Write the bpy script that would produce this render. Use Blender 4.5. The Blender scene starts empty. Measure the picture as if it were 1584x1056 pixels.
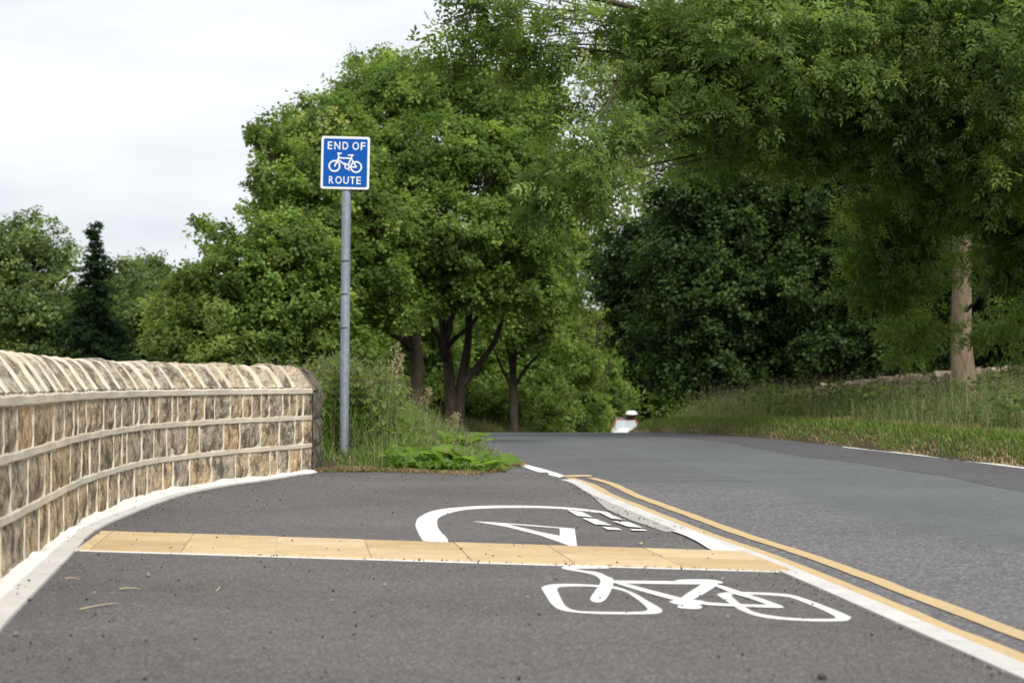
import bpy, bmesh, math
import numpy as np
from mathutils import Vector, Matrix

R = math.radians
rng = np.random.default_rng(7)
scene = bpy.context.scene
COL = scene.collection

# ------------------------------------------------------------------ camera
F_PX, EYE, HORIZON = 3000.0, 0.69, 592.0          # focal length in photo pixels, eye height, horizon row
PITCH = math.atan((HORIZON - 528.0) / F_PX)
cam_d = bpy.data.cameras.new("camera")
cam = bpy.data.objects.new("camera", cam_d)
COL.objects.link(cam)
cam.location = (0, 0, EYE)
cam.rotation_euler = (math.pi / 2 + PITCH, 0, 0)
cam_d.sensor_width = 36.0
cam_d.lens = 36.0 * F_PX / 1584.0
cam_d.clip_start, cam_d.clip_end = 0.05, 3000
cam_d.dof.use_dof = True
cam_d.dof.focus_distance = 11.5
cam_d.dof.aperture_fstop = 5.6
scene.camera = cam

# ------------------------------------------------------------------ sky, sun, exposure
SUN_EL, SUN_AZ = R(43), R(160)                     # azimuth of the sun, clockwise from +Y
world = bpy.data.worlds.new("World")
scene.world = world
world.use_nodes = True
wn, wl = world.node_tree.nodes, world.node_tree.links
wn.clear()
w_out = wn.new("ShaderNodeOutputWorld")
w_bg = wn.new("ShaderNodeBackground")
w_bg.inputs[1].default_value = 0.1
w_sky = wn.new("ShaderNodeTexSky")
w_sky.sky_type = 'NISHITA'
w_sky.sun_disc = False
w_sky.sun_elevation = SUN_EL
w_sky.sun_rotation = SUN_AZ
w_tc = wn.new("ShaderNodeTexCoord")
w_map = wn.new("ShaderNodeMapping")
w_map.inputs['Scale'].default_value = (1.6, 1.6, 7.0)
w_n1 = wn.new("ShaderNodeTexNoise")
w_n1.inputs['Scale'].default_value = 2.2
w_n1.inputs['Detail'].default_value = 5
w_n1.inputs['Roughness'].default_value = 0.5
w_ramp = wn.new("ShaderNodeValToRGB")
w_ramp.color_ramp.elements[0].position = 0.40
w_ramp.color_ramp.elements[0].color = (0.69, 0.72, 0.77, 1)
w_ramp.color_ramp.elements[1].position = 0.66
w_ramp.color_ramp.elements[1].color = (0.95, 0.96, 0.975, 1)
w_mul = wn.new("ShaderNodeVectorMath")
w_mul.operation = 'SCALE'
w_mul.inputs['Scale'].default_value = 9.0
w_mix = wn.new("ShaderNodeMix")
w_mix.data_type = 'RGBA'
w_mix.inputs[0].default_value = 0.93
wl.new(w_tc.outputs['Generated'], w_map.inputs['Vector'])
wl.new(w_map.outputs[0], w_n1.inputs['Vector'])
wl.new(w_n1.outputs['Fac'], w_ramp.inputs['Fac'])
wl.new(w_ramp.outputs['Color'], w_mul.inputs[0])
wl.new(w_sky.outputs[0], w_mix.inputs[6])
wl.new(w_mul.outputs[0], w_mix.inputs[7])
wl.new(w_mix.outputs[2], w_bg.inputs[0])
wl.new(w_bg.outputs[0], w_out.inputs[0])

sun_d = bpy.data.lights.new("sun", 'SUN')
sun_d.energy = 3.2
sun_d.angle = R(20)
sun_d.color = (1.0, 0.95, 0.87)
sun = bpy.data.objects.new("sun", sun_d)
COL.objects.link(sun)
sdir = Vector((math.sin(SUN_AZ) * math.cos(SUN_EL), math.cos(SUN_AZ) * math.cos(SUN_EL), math.sin(SUN_EL)))
sun.rotation_euler = sdir.to_track_quat('Z', 'Y').to_euler()
sun.location = sdir * 60

scene.view_settings.view_transform = 'Standard'
scene.view_settings.look = 'None'
scene.view_settings.gamma = 1.0
scene.view_settings.exposure = 0.36
scene.view_settings.use_curve_mapping = False
scene.cycles.max_bounces = 7
scene.cycles.diffuse_bounces = 4
scene.cycles.transmission_bounces = 5
scene.cycles.transparent_max_bounces = 4
scene.cycles.sample_clamp_indirect = 6

# ------------------------------------------------------------------ measuring helpers
FWD = np.array([0, math.cos(PITCH), math.sin(PITCH)])
UPV = np.array([0, -math.sin(PITCH), math.cos(PITCH)])


def ray(px, py):
    return FWD + np.array([1.0, 0, 0]) * (px - 792) / F_PX + UPV * (528 - py) / F_PX


def G(px, py, z=0.0):
    d = ray(px, py)
    t = (z - EYE) / d[2]
    return np.array([d[0] * t, d[1] * t, z])


def P(px, py, D):
    d = ray(px, py)
    return np.array([0, 0, EYE]) + d * (D / d[1])


def smooth(a, b, x):
    t = np.clip((np.asarray(x, float) - a) / (b - a), 0, 1)
    return t * t * (3 - 2 * t)


def zroad(y):
    """the lane runs level, then drops away over a crest"""
    y = np.asarray(y, float)
    a, y0, s = 0.0012, 22.0, 0.0343
    y1 = y0 + s / (2 * a)
    z = np.where(y < y0, 0.0, np.where(y < y1, -a * (y - y0) ** 2, -a * (y1 - y0) ** 2 - s * (y - y1)))
    return np.maximum(z, -3.7)


_yl = np.array([-30, 27, 32, 36, 42, 50, 60, 75, 85, 100, 115, 130, 160, 400], float)
_xl = np.array([1.62 + .09067 * 30, -.83, -1.15, -1.2, -.6, .7, 1.8, 2.7, 3.3, 4.1, 4.9, 6.5, 13, 110], float)
_yr = np.array([-30, 15.9, 21.1, 24.4, 27, 30, 33, 38, 45, 60, 75, 85, 100, 115, 130, 160, 400], float)
_xr = np.array([5.64 + .09067 * 30, 4.20, 3.66, 3.30, 2.88, 2.45, 2.15, 2.22, 2.95, 5.2, 6.5, 7.1, 8.0, 8.9, 10.6, 17, 115], float)


def XL(y): return np.interp(y, _yl, _xl)
def XR(y): return np.interp(y, _yr, _xr)


def ground_z(x, y):
    x = np.asarray(x, float); y = np.asarray(y, float)
    zr = zroad(y)
    dr = x - XR(y)
    dl = XL(y) - x
    right = 0.17 * smooth(0.05, 0.38, dr) + 0.018 * np.clip(dr - .4, 0, 9)
    left = smooth(15.2, 18, y) * (0.10 * smooth(0.1, 0.9, dl) + 0.03 * np.clip(dl - .6, 0, 5))
    field = -0.5 * smooth(2.75, 4.2, -x) * (1 - smooth(16, 24, y))
    return zr - 0.03 * (1 - smooth(0.0, 0.1, dr)) + np.where(dr > 0, right, 0) + np.where(dl > 0, left, 0) + field


# ------------------------------------------------------------------ mesh helpers
def link(name, me, mat=None, parent=None):
    o = bpy.data.objects.new(name, me)
    COL.objects.link(o)
    if mat is not None and me is not None and len(me.materials) == 0:
        me.materials.append(mat)
    if parent is not None:
        o.parent = parent
    return o


def tag(o, label=None, cat=None, group=None, kind=None):
    if label: o['label'] = label
    if cat: o['category'] = cat
    if group: o['group'] = group
    if kind: o['kind'] = kind
    return o


def empty(name, loc=(0, 0, 0), rz=0.0):
    o = bpy.data.objects.new(name, None)
    COL.objects.link(o)
    o.location = loc
    o.rotation_euler = (0, 0, rz)
    o.empty_display_size = .2
    return o


def fast_mesh(name, V, F, col=None, smooth_shade=False):
    """V (n,3); F (m,k) one face size"""
    V = np.asarray(V, np.float32); F = np.asarray(F, np.int32)
    me = bpy.data.meshes.new(name)
    n, (m, k) = len(V), F.shape
    me.vertices.add(n); me.vertices.foreach_set('co', V.ravel())
    me.loops.add(m * k); me.loops.foreach_set('vertex_index', F.ravel())
    me.polygons.add(m)
    me.polygons.foreach_set('loop_start', np.arange(0, m * k, k, dtype=np.int32))
    if smooth_shade:
        me.polygons.foreach_set('use_smooth', np.ones(m, bool))
    if col is not None:
        a = me.attributes.new('tint', 'FLOAT_COLOR', 'POINT')
        c = np.ones((n, 4), np.float32); c[:, :3] = col
        a.data.foreach_set('color', c.ravel())
    me.update(calc_edges=True)
    return me


def py_mesh(name, V, F, smooth_shade=False):
    me = bpy.data.meshes.new(name)
    me.from_pydata([tuple(map(float, v)) for v in V], [], F)
    if smooth_shade:
        for p in me.polygons: p.use_smooth = True
    me.update()
    return me


def nrm(v):
    return v / np.maximum(np.linalg.norm(v, axis=-1, keepdims=True), 1e-9)


def catmull(pts, n=12):
    pts = np.asarray(pts, float)
    p = np.vstack([2 * pts[0] - pts[1], pts, 2 * pts[-1] - pts[-2]])
    out = []
    for i in range(1, len(p) - 2):
        for t in np.linspace(0, 1, n, endpoint=False):
            a, b, c, d = p[i - 1], p[i], p[i + 1], p[i + 2]
            out.append(.5 * ((2 * b) + (-a + c) * t + (2 * a - 5 * b + 4 * c - d) * t ** 2 + (-a + 3 * b - 3 * c + d) * t ** 3))
    out.append(pts[-1])
    return np.array(out)


class MB:
    """collects boxes, tubes and loose quads into one mesh"""
    def __init__(s): s.V = []; s.F = []

    def add(s, V, F):
        o = len(s.V)
        s.V += [tuple(map(float, v)) for v in V]
        s.F += [tuple(i + o for i in f) for f in F]

    def box(s, lo, hi, M=None):
        x0, y0, z0 = lo; x1, y1, z1 = hi
        V = [(x0, y0, z0), (x1, y0, z0), (x1, y1, z0), (x0, y1, z0), (x0, y0, z1), (x1, y0, z1), (x1, y1, z1), (x0, y1, z1)]
        if M is not None: V = [tuple(M @ Vector(v)) for v in V]
        s.add(V, [(0, 3, 2, 1), (4, 5, 6, 7), (0, 1, 5, 4), (1, 2, 6, 5), (2, 3, 7, 6), (3, 0, 4, 7)])

    def tube(s, pts, rad, sides=6, cap=True):
        pts = np.asarray(pts, float); rad = np.broadcast_to(rad, len(pts))
        t = nrm(np.gradient(pts, axis=0))
        ref = np.array([0, 0, 1.0]) if abs(t[0][2]) < .9 else np.array([1.0, 0, 0])
        V = []
        for p, d, r in zip(pts, t, rad):
            u = nrm(np.cross(d, ref)); w = np.cross(u, d)
            for k in range(sides):
                a = 2 * math.pi * k / sides
                V.append(p + r * (math.cos(a) * u + math.sin(a) * w))
        F = []
        for i in range(len(pts) - 1):
            for k in range(sides):
                k2 = (k + 1) % sides
                F.append((i * sides + k, (i + 1) * sides + k, (i + 1) * sides + k2, i * sides + k2))
        if cap:
            F.append(tuple(range(sides)))
            F.append(tuple(range((len(pts) - 1) * sides + sides - 1, (len(pts) - 1) * sides - 1, -1)))
        s.add(V, F)

    def build(s, name, mat, parent=None, smooth_shade=False):
        return link(name, py_mesh(name, s.V, s.F, smooth_shade), mat, parent)


def flat_shape(name, loops, z, mat, parent=None, thick=0.0015):
    """a thin slab cut from closed outlines in plan; inner loops become holes"""
    cu = bpy.data.curves.new(name, 'CURVE')
    cu.dimensions = '2D'; cu.fill_mode = 'BOTH'; cu.extrude = thick
    for lp in loops:
        sp = cu.splines.new('POLY'); sp.points.add(len(lp) - 1)
        for q, p in zip(sp.points, lp): q.co = (p[0], p[1], 0, 1)
        sp.use_cyclic_u = True
    tmp = bpy.data.objects.new('tmp', cu); COL.objects.link(tmp)
    dg = bpy.context.evaluated_depsgraph_get()
    me = bpy.data.meshes.new_from_object(tmp.evaluated_get(dg))
    bpy.data.objects.remove(tmp); bpy.data.curves.remove(cu)
    me.name = name; me.materials.clear()
    o = link(name, me, mat, parent)
    o.location.z = z
    return o


def strip_mesh(name, left, right, zoff, mat, parent=None, across=1):
    """a sheet between two plan polylines, laid on the lane's own level"""
    L, Rr = np.asarray(left, float), np.asarray(right, float)
    n = len(L); V = []; F = []
    for i in range(n):
        for k in range(across + 1):
            p = L[i] + (Rr[i] - L[i]) * k / across
            V.append((p[0], p[1], float(zroad(p[1])) + zoff))
    for i in range(n - 1):
        for k in range(across):
            a = i * (across + 1) + k
            F.append((a, a + 1, a + across + 2, a + across + 1))
    return link(name, py_mesh(name, V, F), mat, parent)


# ------------------------------------------------------------------ materials
class Mat:
    def __init__(s, name, rough=.8, spec=.3):
        s.m = bpy.data.materials.new(name); s.m.use_nodes = True
        s.n = s.m.node_tree.nodes; s.l = s.m.node_tree.links
        s.b = s.n['Principled BSDF']
        s.b.inputs['Roughness'].default_value = rough
        s.b.inputs['Specular IOR Level'].default_value = spec
        s.tc = None

    def coord(s, which='Object', scale=(1, 1, 1)):
        if s.tc is None: s.tc = s.n.new('ShaderNodeTexCoord')
        mp = s.n.new('ShaderNodeMapping'); mp.inputs['Scale'].default_value = scale
        s.l.new(s.tc.outputs[which], mp.inputs[0])
        return mp.outputs[0]

    def noise(s, scale, detail=4, rough=.55, vec=None, dist=0):
        t = s.n.new('ShaderNodeTexNoise')
        t.inputs['Scale'].default_value = scale; t.inputs['Detail'].default_value = detail
        t.inputs['Roughness'].default_value = rough; t.inputs['Distortion'].default_value = dist
        s.l.new(vec if vec is not None else s.coord(), t.inputs['Vector'])
        return t.outputs['Fac']

    def voronoi(s, scale, vec=None, feature='F1', out='Distance'):
        t = s.n.new('ShaderNodeTexVoronoi'); t.feature = feature
        t.inputs['Scale'].default_value = scale
        s.l.new(vec if vec is not None else s.coord(), t.inputs['Vector'])
        return t.outputs[out]

    def ramp(s, fac, stops):
        r = s.n.new('ShaderNodeValToRGB')
        e = r.color_ramp.elements
        while len(e) < len(stops): e.new(.5)
        for q, (p, c) in zip(e, stops):
            q.position = p
            q.color = (*c, 1) if not isinstance(c, (int, float)) else (c, c, c, 1)
        s.l.new(fac, r.inputs[0])
        return r.outputs[0]

    def mix(s, fac, a, b, mode='MIX'):
        m = s.n.new('ShaderNodeMix'); m.data_type = 'RGBA'; m.blend_type = mode
        for sock, v in ((m.inputs[0], fac), (m.inputs[6], a), (m.inputs[7], b)):
            if isinstance(v, (int, float)): sock.default_value = v
            elif isinstance(v, tuple): sock.default_value = (*v, 1)
            else: s.l.new(v, sock)
        return m.outputs[2]

    def color(s, c):
        if isinstance(c, tuple): s.b.inputs['Base Color'].default_value = (*c, 1)
        else: s.l.new(c, s.b.inputs['Base Color'])
        return s

    def bump(s, h, strength=.5, dist=.01):
        b = s.n.new('ShaderNodeBump')
        b.inputs['Strength'].default_value = strength; b.inputs['Distance'].default_value = dist
        s.l.new(h, b.inputs['Height'])
        s.l.new(b.outputs[0], s.b.inputs['Normal'])
        return s


def asphalt(name, lo, hi, chip, scale, bump, bdist, patch=.12):
    m = Mat(name, .85, .25)
    big = m.noise(.7, 5, .6)
    mid = m.noise(9, 4, .6)
    v = m.voronoi(scale, out='Color')
    g = m.n.new('ShaderNodeRGBToBW'); m.l.new(v, g.inputs[0])
    c = m.ramp(g.outputs[0], [(0.15, lo), (.6, hi), (.93, chip)])
    c = m.mix(1.0, c, m.ramp(big, [(.3, 1 - patch), (.7, 1 + patch)]), 'MULTIPLY')
    c = m.mix(1.0, c, m.ramp(mid, [(.3, .9), (.7, 1.08)]), 'MULTIPLY')
    m.color(c)
    d = m.voronoi(scale)
    m.bump(d, bump, bdist)
    return m.m


M_PATH = asphalt("footway_asphalt", (.074, .069, .067), (.113, .106, .104), (.25, .235, .225), 170, .55, .004, .18)
M_ROAD = asphalt("lane_asphalt", (.090, .096, .100), (.125, .132, .137), (.185, .195, .197), 150, .5, .004)
M_COARSE = asphalt("chipped_asphalt", (.092, .088, .091), (.142, .136, .140), (.26, .25, .255), 85, .7, .007)
M_DARK = asphalt("dark_asphalt", (.072, .070, .075), (.098, .095, .101), (.155, .15, .152), 140, .5, .004)
M_BLUE = asphalt("bluish_asphalt", (.082, .086, .092), (.114, .118, .125), (.17, .175, .18), 140, .5, .004)


def make_concrete(name, c0, c1, stain=(.35, .33, .3)):
    m = Mat(name, .85, .2)
    n = m.noise(3, 6, .6); f = m.noise(60, 4, .7)
    c = m.ramp(n, [(.3, c0), (.7, c1)])
    c = m.mix(m.ramp(m.noise(14, 5, .7), [(.55, 0.0), (.75, .6)]), c, stain)
    m.color(c).bump(f, .3, .004)
    return m.m


M_KERB = make_concrete("pale_concrete", (.50, .485, .46), (.61, .595, .57), (.36, .35, .33))
M_APRON = make_concrete("weathered_concrete", (.32, .31, .29), (.42, .405, .385), (.22, .21, .20))
M_MORTAR = make_concrete("cream_mortar", (.52, .465, .37), (.65, .59, .48), (.43, .38, .30))
M_FILLET = make_concrete("white_mortar", (.66, .64, .60), (.78, .76, .72), (.42, .38, .33))


def make_paint(name, c, worn, amount):
    m = Mat(name, .6, .3)
    n = m.noise(55, 6, .75); v = m.noise(6, 5, .6)
    w = m.mix(.35, m.ramp(n, [(.55, 0.0), (.63, 1.0)]), m.ramp(v, [(.52, 0.0), (.66, 1.0)]))
    g = m.n.new('ShaderNodeMath'); g.operation = 'MULTIPLY'; g.inputs[1].default_value = amount
    m.l.new(w, g.inputs[0])
    m.color(m.mix(g.outputs[0], c, worn)).bump(n, .35, .003)
    return m.m


M_WHITE = make_paint("white_road_paint", (.76, .75, .73), (.25, .24, .235), .75)
M_YELLOW = make_paint("yellow_road_paint", (.55, .405, .205), (.32, .27, .20), .85)


def make_slab():
    m = Mat("buff_tactile_paving", .8, .25)
    info = m.n.new('ShaderNodeObjectInfo')
    c = m.ramp(info.outputs['Random'], [(0, (.46, .335, .185)), (.5, (.52, .395, .225)), (1, (.55, .43, .265))])
    c = m.mix(m.ramp(m.noise(18, 5, .7), [(.45, 0.0), (.8, .6)]), c, (.40, .29, .17))
    c = m.mix(1.0, c, m.ramp(m.noise(4, 4, .6), [(.3, .86), (.7, 1.1)]), 'MULTIPLY')
    m.color(c).bump(m.noise(90, 3, .7), .3, .002)
    return m.m


M_SLAB = make_slab()


def make_stone(name, stops, dark, streak):
    m = Mat(name, .9, .15)
    info = m.n.new('ShaderNodeObjectInfo')
    add = m.n.new('ShaderNodeVectorMath'); add.operation = 'ADD'
    sc = m.n.new('ShaderNodeVectorMath'); sc.operation = 'SCALE'; sc.inputs['Scale'].default_value = 37
    comb = m.n.new('ShaderNodeCombineXYZ')
    for i in range(3): m.l.new(info.outputs['Random'], comb.inputs[i])
    m.l.new(comb.outputs[0], sc.inputs[0])
    m.l.new(m.coord('Object', streak), add.inputs[0]); m.l.new(sc.outputs[0], add.inputs[1])
    vec = add.outputs[0]
    base = m.ramp(info.outputs['Random'], stops)
    n = m.noise(10, 7, .68, vec)
    c = m.mix(m.ramp(n, [(.40, 1.0), (.54, 0.0)]), base, dark)
    c = m.mix(1.0, c, m.ramp(m.noise(38, 8, .8, vec), [(.30, .30), (.70, 1.65)]), 'MULTIPLY')
    c = m.mix(1.0, c, m.ramp(m.noise(130, 5, .8, vec), [(.30, .55), (.70, 1.45)]), 'MULTIPLY')
    c = m.mix(m.ramp(m.noise(22, 5, .7, vec), [(.58, 0.0), (.7, .55)]), c, (.46, .40, .30))
    m.color(c).bump(m.mix(.5, m.noise(26, 6, .7, vec), m.noise(85, 4, .7, vec)), 1.0, .018)
    return m.m


M_STONE = make_stone("gritstone", [(0, (.40, .315, .20)), (.25, (.49, .385, .245)), (.5, (.38, .33, .265)), (.68, (.43, .36, .265)), (.85, (.54, .385, .22)), (1, (.32, .285, .235))], (.125, .104, .08), (1, 1, .9))
M_COPE = make_stone("weathered_coping_stone", [(0, (.43, .355, .26)), (.4, (.49, .41, .295)), (.8, (.43, .375, .295)), (1, (.50, .40, .265))], (.16, .135, .105), (1, .35, 1))
M_OLD = make_stone("old_dark_stone", [(0, (.15, .125, .10)), (.5, (.20, .165, .13)), (1, (.13, .115, .10))], (.06, .052, .045), (1, 1, .5))  # darker stone tones for the old end of the wall
M_FARWALL = make_stone("mossy_field_stone", [(0, (.30, .24, .17)), (.5, (.36, .285, .20)), (1, (.26, .22, .17))], (.11, .095, .07), (1, 1, .6))


def make_soil():
    m = Mat("soil_and_litter", .95, .1)
    c = m.ramp(m.noise(2.0, 6, .65), [(.3, (.045, .05, .022)), (.5, (.07, .065, .035)), (.7, (.045, .065, .02))])
    c = m.mix(m.ramp(m.noise(30, 5, .7), [(.5, 0.0), (.7, .7)]), c, (.13, .10, .06))
    m.color(c).bump(m.noise(25, 5, .7), .8, .03)
    return m.m


M_SOIL = make_soil()


def make_bark(name, c0, c1, c2):
    m = Mat(name, .92, .12)
    v = m.coord('Object', (1, 1, .28))
    c = m.ramp(m.noise(11, 7, .65, v), [(.3, c0), (.55, c1), (.75, c2)])
    m.color(c).bump(m.noise(24, 6, .7, v), .9, .03)
    return m.m


M_BARK = make_bark("dark_bark", (.030, .024, .018), (.055, .044, .033), (.085, .07, .052))
M_BOUGH = make_bark("grey_brown_bark", (.05, .042, .03), (.09, .075, .055), (.13, .11, .08))
M_ASHBARK = make_bark("tan_bark", (.12, .09, .06), (.25, .195, .135), (.34, .285, .21))


def make_leaf(name, trans=.32, rough=.45, spec=.35, gain=1.25):
    m = Mat(name, rough, spec)
    a = m.n.new('ShaderNodeAttribute'); a.attribute_name = 'tint'
    m.l.new(a.outputs['Color'], m.b.inputs['Base Color'])
    t = m.n.new('ShaderNodeBsdfTranslucent')
    tint = m.mix(1.0, a.outputs['Color'], (gain * 1.18, gain * 1.15, gain * .65), 'MULTIPLY')
    m.l.new(tint, t.inputs['Color'])
    mx = m.n.new('ShaderNodeMixShader'); mx.inputs[0].default_value = trans
    m.l.new(m.b.outputs[0], mx.inputs[1]); m.l.new(t.outputs[0], mx.inputs[2])
    m.l.new(mx.outputs[0], m.n['Material Output'].inputs['Surface'])
    return m.m


M_LEAF = make_leaf("foliage", .5, .5, .2, 1.5)
M_GLOSSLEAF = make_leaf("glossy_foliage", .35, .5, .2, 1.35)
M_GRASS = make_leaf("grass_blades", .35, .55, .25)


def plain(name, c, rough=.5, spec=.5, metal=0.0):
    m = Mat(name, rough, spec); m.color(c); m.b.inputs['Metallic'].default_value = metal
    return m.m


def make_galv():
    m = Mat("galvanised_steel", .5, .5)
    c = m.ramp(m.voronoi(60, m.coord('Object', (1, 1, .6)), out='Color'), [(.1, (.20, .235, .275)), (.9, (.29, .33, .375))])
    c = m.mix(1.0, c, m.ramp(m.noise(5, 5, .6, m.coord('Object', (3, 3, .5))), [(.3, .82), (.7, 1.12)]), 'MULTIPLY')
    m.color(c); m.b.inputs['Metallic'].default_value = .35
    return m.m


M_GALV = make_galv()
M_SIGNBLUE = plain("sign_blue", (.002, .078, .34), .55, .12)
M_SIGNWHITE = plain("sign_white", (.64, .64, .66), .5, .4)
M_BAND = plain("dark_strap", (.03, .033, .04), .5)

# ------------------------------------------------------------------ ground and lane
ys = np.concatenate([np.arange(-6, 14, .8), np.arange(14, 46, .32), np.arange(46, 100, 1.2), np.geomspace(100, 900, 24)])
us = np.concatenate([-np.geomspace(900, 12, 24), np.arange(-11.5, 13, .28), np.geomspace(13, 900, 24)])
Yg, Xg = np.meshgrid(ys, us, indexing='ij')
Zg = ground_z(Xg, Yg)
amp = np.where((Xg - XR(Yg) > .3) | ((XL(Yg) - Xg > .5) & (Yg > 17)), .025, 0)
Zg = Zg + amp * rng.normal(size=Zg.shape)
V = np.stack([Xg, Yg, Zg], -1).reshape(-1, 3)
ny, nx = Xg.shape
ii = (np.arange(ny - 1)[:, None] * nx + np.arange(nx - 1)[None]).ravel()
F = np.stack([ii, ii + 1, ii + nx + 1, ii + nx], -1)
tag(link('ground', fast_mesh('ground', V, F, smooth_shade=True), M_SOIL), kind='structure')

# the lane
yy = np.concatenate([np.arange(-5, 20, 1.0), np.arange(20, 60, .8), np.arange(60, 175, 3.0)])
Lr = np.stack([XL(yy) - .28 * ((yy > 8) & (yy < 34)), yy], -1)
Rr = np.stack([XR(yy) + .04, yy], -1)
road = strip_mesh('road', Lr, Rr, -.008, M_ROAD, across=4)
tag(road, kind='structure')


def lat(y, l): return -.09067 * y + l


yc = np.arange(-5, 13.8, .4)
wob = .05 * np.sin(yc * 1.7) + .03 * np.sin(yc * 4.1)
chip = strip_mesh('road_chipping_patch', np.stack([lat(yc, 1.62), yc], -1), np.stack([lat(yc, 2.78) + wob - .5 * smooth(12.6, 13.8, yc), yc], -1), -.0062, M_COARSE)
tag(chip, kind='structure')
yd = np.arange(-5, 29.1, .4)
wob = .06 * np.sin(yd * .9) + .03 * np.sin(yd * 2.3)
band = strip_mesh('road_dark_patch', np.stack([np.minimum(lat(yd, 4.5) + wob, XR(yd) - .02), yd], -1), np.stack([XR(yd) + .03, yd], -1), -.0064, M_DARK)
tag(band, kind='structure')
ye = np.arange(13.75, 25.1, .4)
blue = strip_mesh('road_resurfaced_patch', np.stack([lat(ye, 1.66), ye], -1), np.stack([lat(ye, 2.95) - .9 * smooth(18.5, 25, ye) + .04 * np.sin(ye * 2), ye], -1), -.0066, M_BLUE)
tag(blue, kind='structure')

# kerb reference line (inner edge of the yellow lines)
K = np.array([G(*p)[:2] for p in [(870, 737), (905, 748), (934, 764), (1000, 791), (1082, 824), (1180, 858.5), (1265, 893), (1358, 931.6), (1470, 979), (1584, 1027), (2100, 1245), (3800, 1960)]])
K = np.vstack([K, [K[-1] + (K[-1] - K[-2])]])
Kc = catmull(K, 8)


def k_at(y, off=0.0):
    o = np.argsort(Kc[:, 1])
    return np.interp(y, Kc[o, 1], Kc[o, 0]) + off


# left boundary of the footway (edging, path side)
E = np.array([G(*p)[:2] for p in [(496, 729.6), (420, 742), (358, 750.6), (286, 765), (212, 791.7), (151, 819.6), (117, 852.7), (106, 864.6), (50, 923), (0, 978.7)]] + [[-1.22, 4.4], [-1.0, 2.5], [-.9, -5]])
Ec = catmull(E, 8)


def e_at(y, off=0.0):
    o = np.argsort(Ec[:, 1])
    return np.interp(y, Ec[o, 1], Ec[o, 0]) + off


yp = np.concatenate([np.arange(-5, 4, 1), np.arange(4, 15.05, .25)])
left = np.stack([e_at(yp), yp], -1)
right = np.stack([k_at(yp, -.095), yp], -1)
path = strip_mesh('footpath', left, right, 0.0, M_PATH, across=3)
tag(path, kind='structure')

# ------------------------------------------------------------------ kerb stones along the lane
kerb = empty('kerb', (0, 0, 0)); tag(kerb, kind='structure')
kerb_edges = list(np.arange(1.0, 14.6, .915))
for a, b in zip(kerb_edges[:-1], kerb_edges[1:]):
    a2, b2 = a + .004, b - .004
    mb = MB(); V = []; F = []
    yv = np.linspace(a2, b2, 4)
    for y in yv:
        xi, xo = k_at(y, -.094), k_at(y, -.002)
        V += [(xi, y, -.02), (xi + .004, y, .006), (xo - .004, y, .006), (xo, y, -.02)]
    for i in range(3):
        for k in range(3):
            F.append((i * 4 + k, i * 4 + k + 1, (i + 1) * 4 + k + 1, (i + 1) * 4 + k))
    F += [(3, 2, 1, 0), (12, 13, 14, 15)]
    mb.add(V, F); mb.build('kerb_stone', M_KERB, kerb)
apron = [G(*p)[:2] for p in [(900, 753), (938, 788), (975, 805), (1028, 823), (1068, 823), (1015, 804), (963, 781), (925, 760)]]
flat_shape('kerb_apron', [apron], .0035, M_APRON, kerb, .0015)

# edging strip at the foot of the wall
ed = empty('wall_edging'); tag(ed, kind='structure')
cuts = list(np.arange(2.0, 15.0, .6)) + [15.0]
for a, b in zip(cuts[:-1], cuts[1:]):
    mb = MB(); V = []; F = []
    yv = np.linspace(a + .002, b - .002, 4)
    for y in yv:
        w = np.interp(y, [2, 7, 9, 12, 15], [.085, .085, .08, .06, .03])
        xo = e_at(y)
        V += [(xo - w, y, -.02), (xo - w, y, .008), (xo - .004, y, .008), (xo, y, -.02)]
    for i in range(3):
        for k in range(3):
            F.append((i * 4 + k, i * 4 + k + 1, (i + 1) * 4 + k + 1, (i + 1) * 4 + k))
    F += [(3, 2, 1, 0), (12, 13, 14, 15)]
    mb.add(V, F); mb.build('edging_stone', M_KERB, ed)

# ------------------------------------------------------------------ stone wall
Wp = [G(*p)[:2] for p in [(0, 903), (77, 846), (135, 806), (212, 773), (265, 760), (358, 745), (420, 738), (486, 729.5)]]
Wp = [np.array([-1.25, 2.2]), np.array([-1.53, 4.6])] + Wp + [np.array([-1.60, 16.4])]
Wc = catmull(Wp, 20)
Ws = np.concatenate([[0], np.cumsum(np.linalg.norm(np.diff(Wc, axis=0), axis=1))])
Wpx = 792 + F_PX * Wc[:, 0] / Wc[:, 1]


def w_pos(s): return np.array([np.interp(s, Ws, Wc[:, 0]), np.interp(s, Ws, Wc[:, 1])])


def w_frame(s):
    t = nrm(w_pos(s + .05) - w_pos(s - .05))
    return t, np.array([t[1], -t[0]])                # tangent, normal towards the path


def s_of_px(px):
    k = np.argmax(Wc[:, 1] > 6.5)
    return float(np.interp(px, Wpx[k:], Ws[k:]))


S_END = s_of_px(484)                                  # where the new masonry meets the old
S_OLD = Ws[-1] - .15


def w_pt(s, out, z):
    p = w_pos(s); t, n = w_frame(s)
    q = p + n * out
    return (q[0], q[1], z)


COPE = [(0.0, .655), (-.028, .698), (-.055, .738), (-.082, .775), (-.112, .803), (-.15, .817), (-.25, .812), (-.31, .78), (-.36, .72), (-.40, .66)]
wall = empty('stone_wall', (*Wp[5], 0))
tag(wall, "low curving stone wall with cream mortar and slanted coping beside the footpath", "wall")
wall_inv = Vector((-Wp[5][0], -Wp[5][1], 0))


def wl_build(mb, name, mat, sm=False):
    """store the mesh around its own middle and hang it on the wall"""
    V = np.array(mb.V); c = V.mean(0)
    o = link(name, py_mesh(name, V - c, mb.F, sm), mat, wall)
    o.location = Vector(c) + wall_inv
    return o


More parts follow.
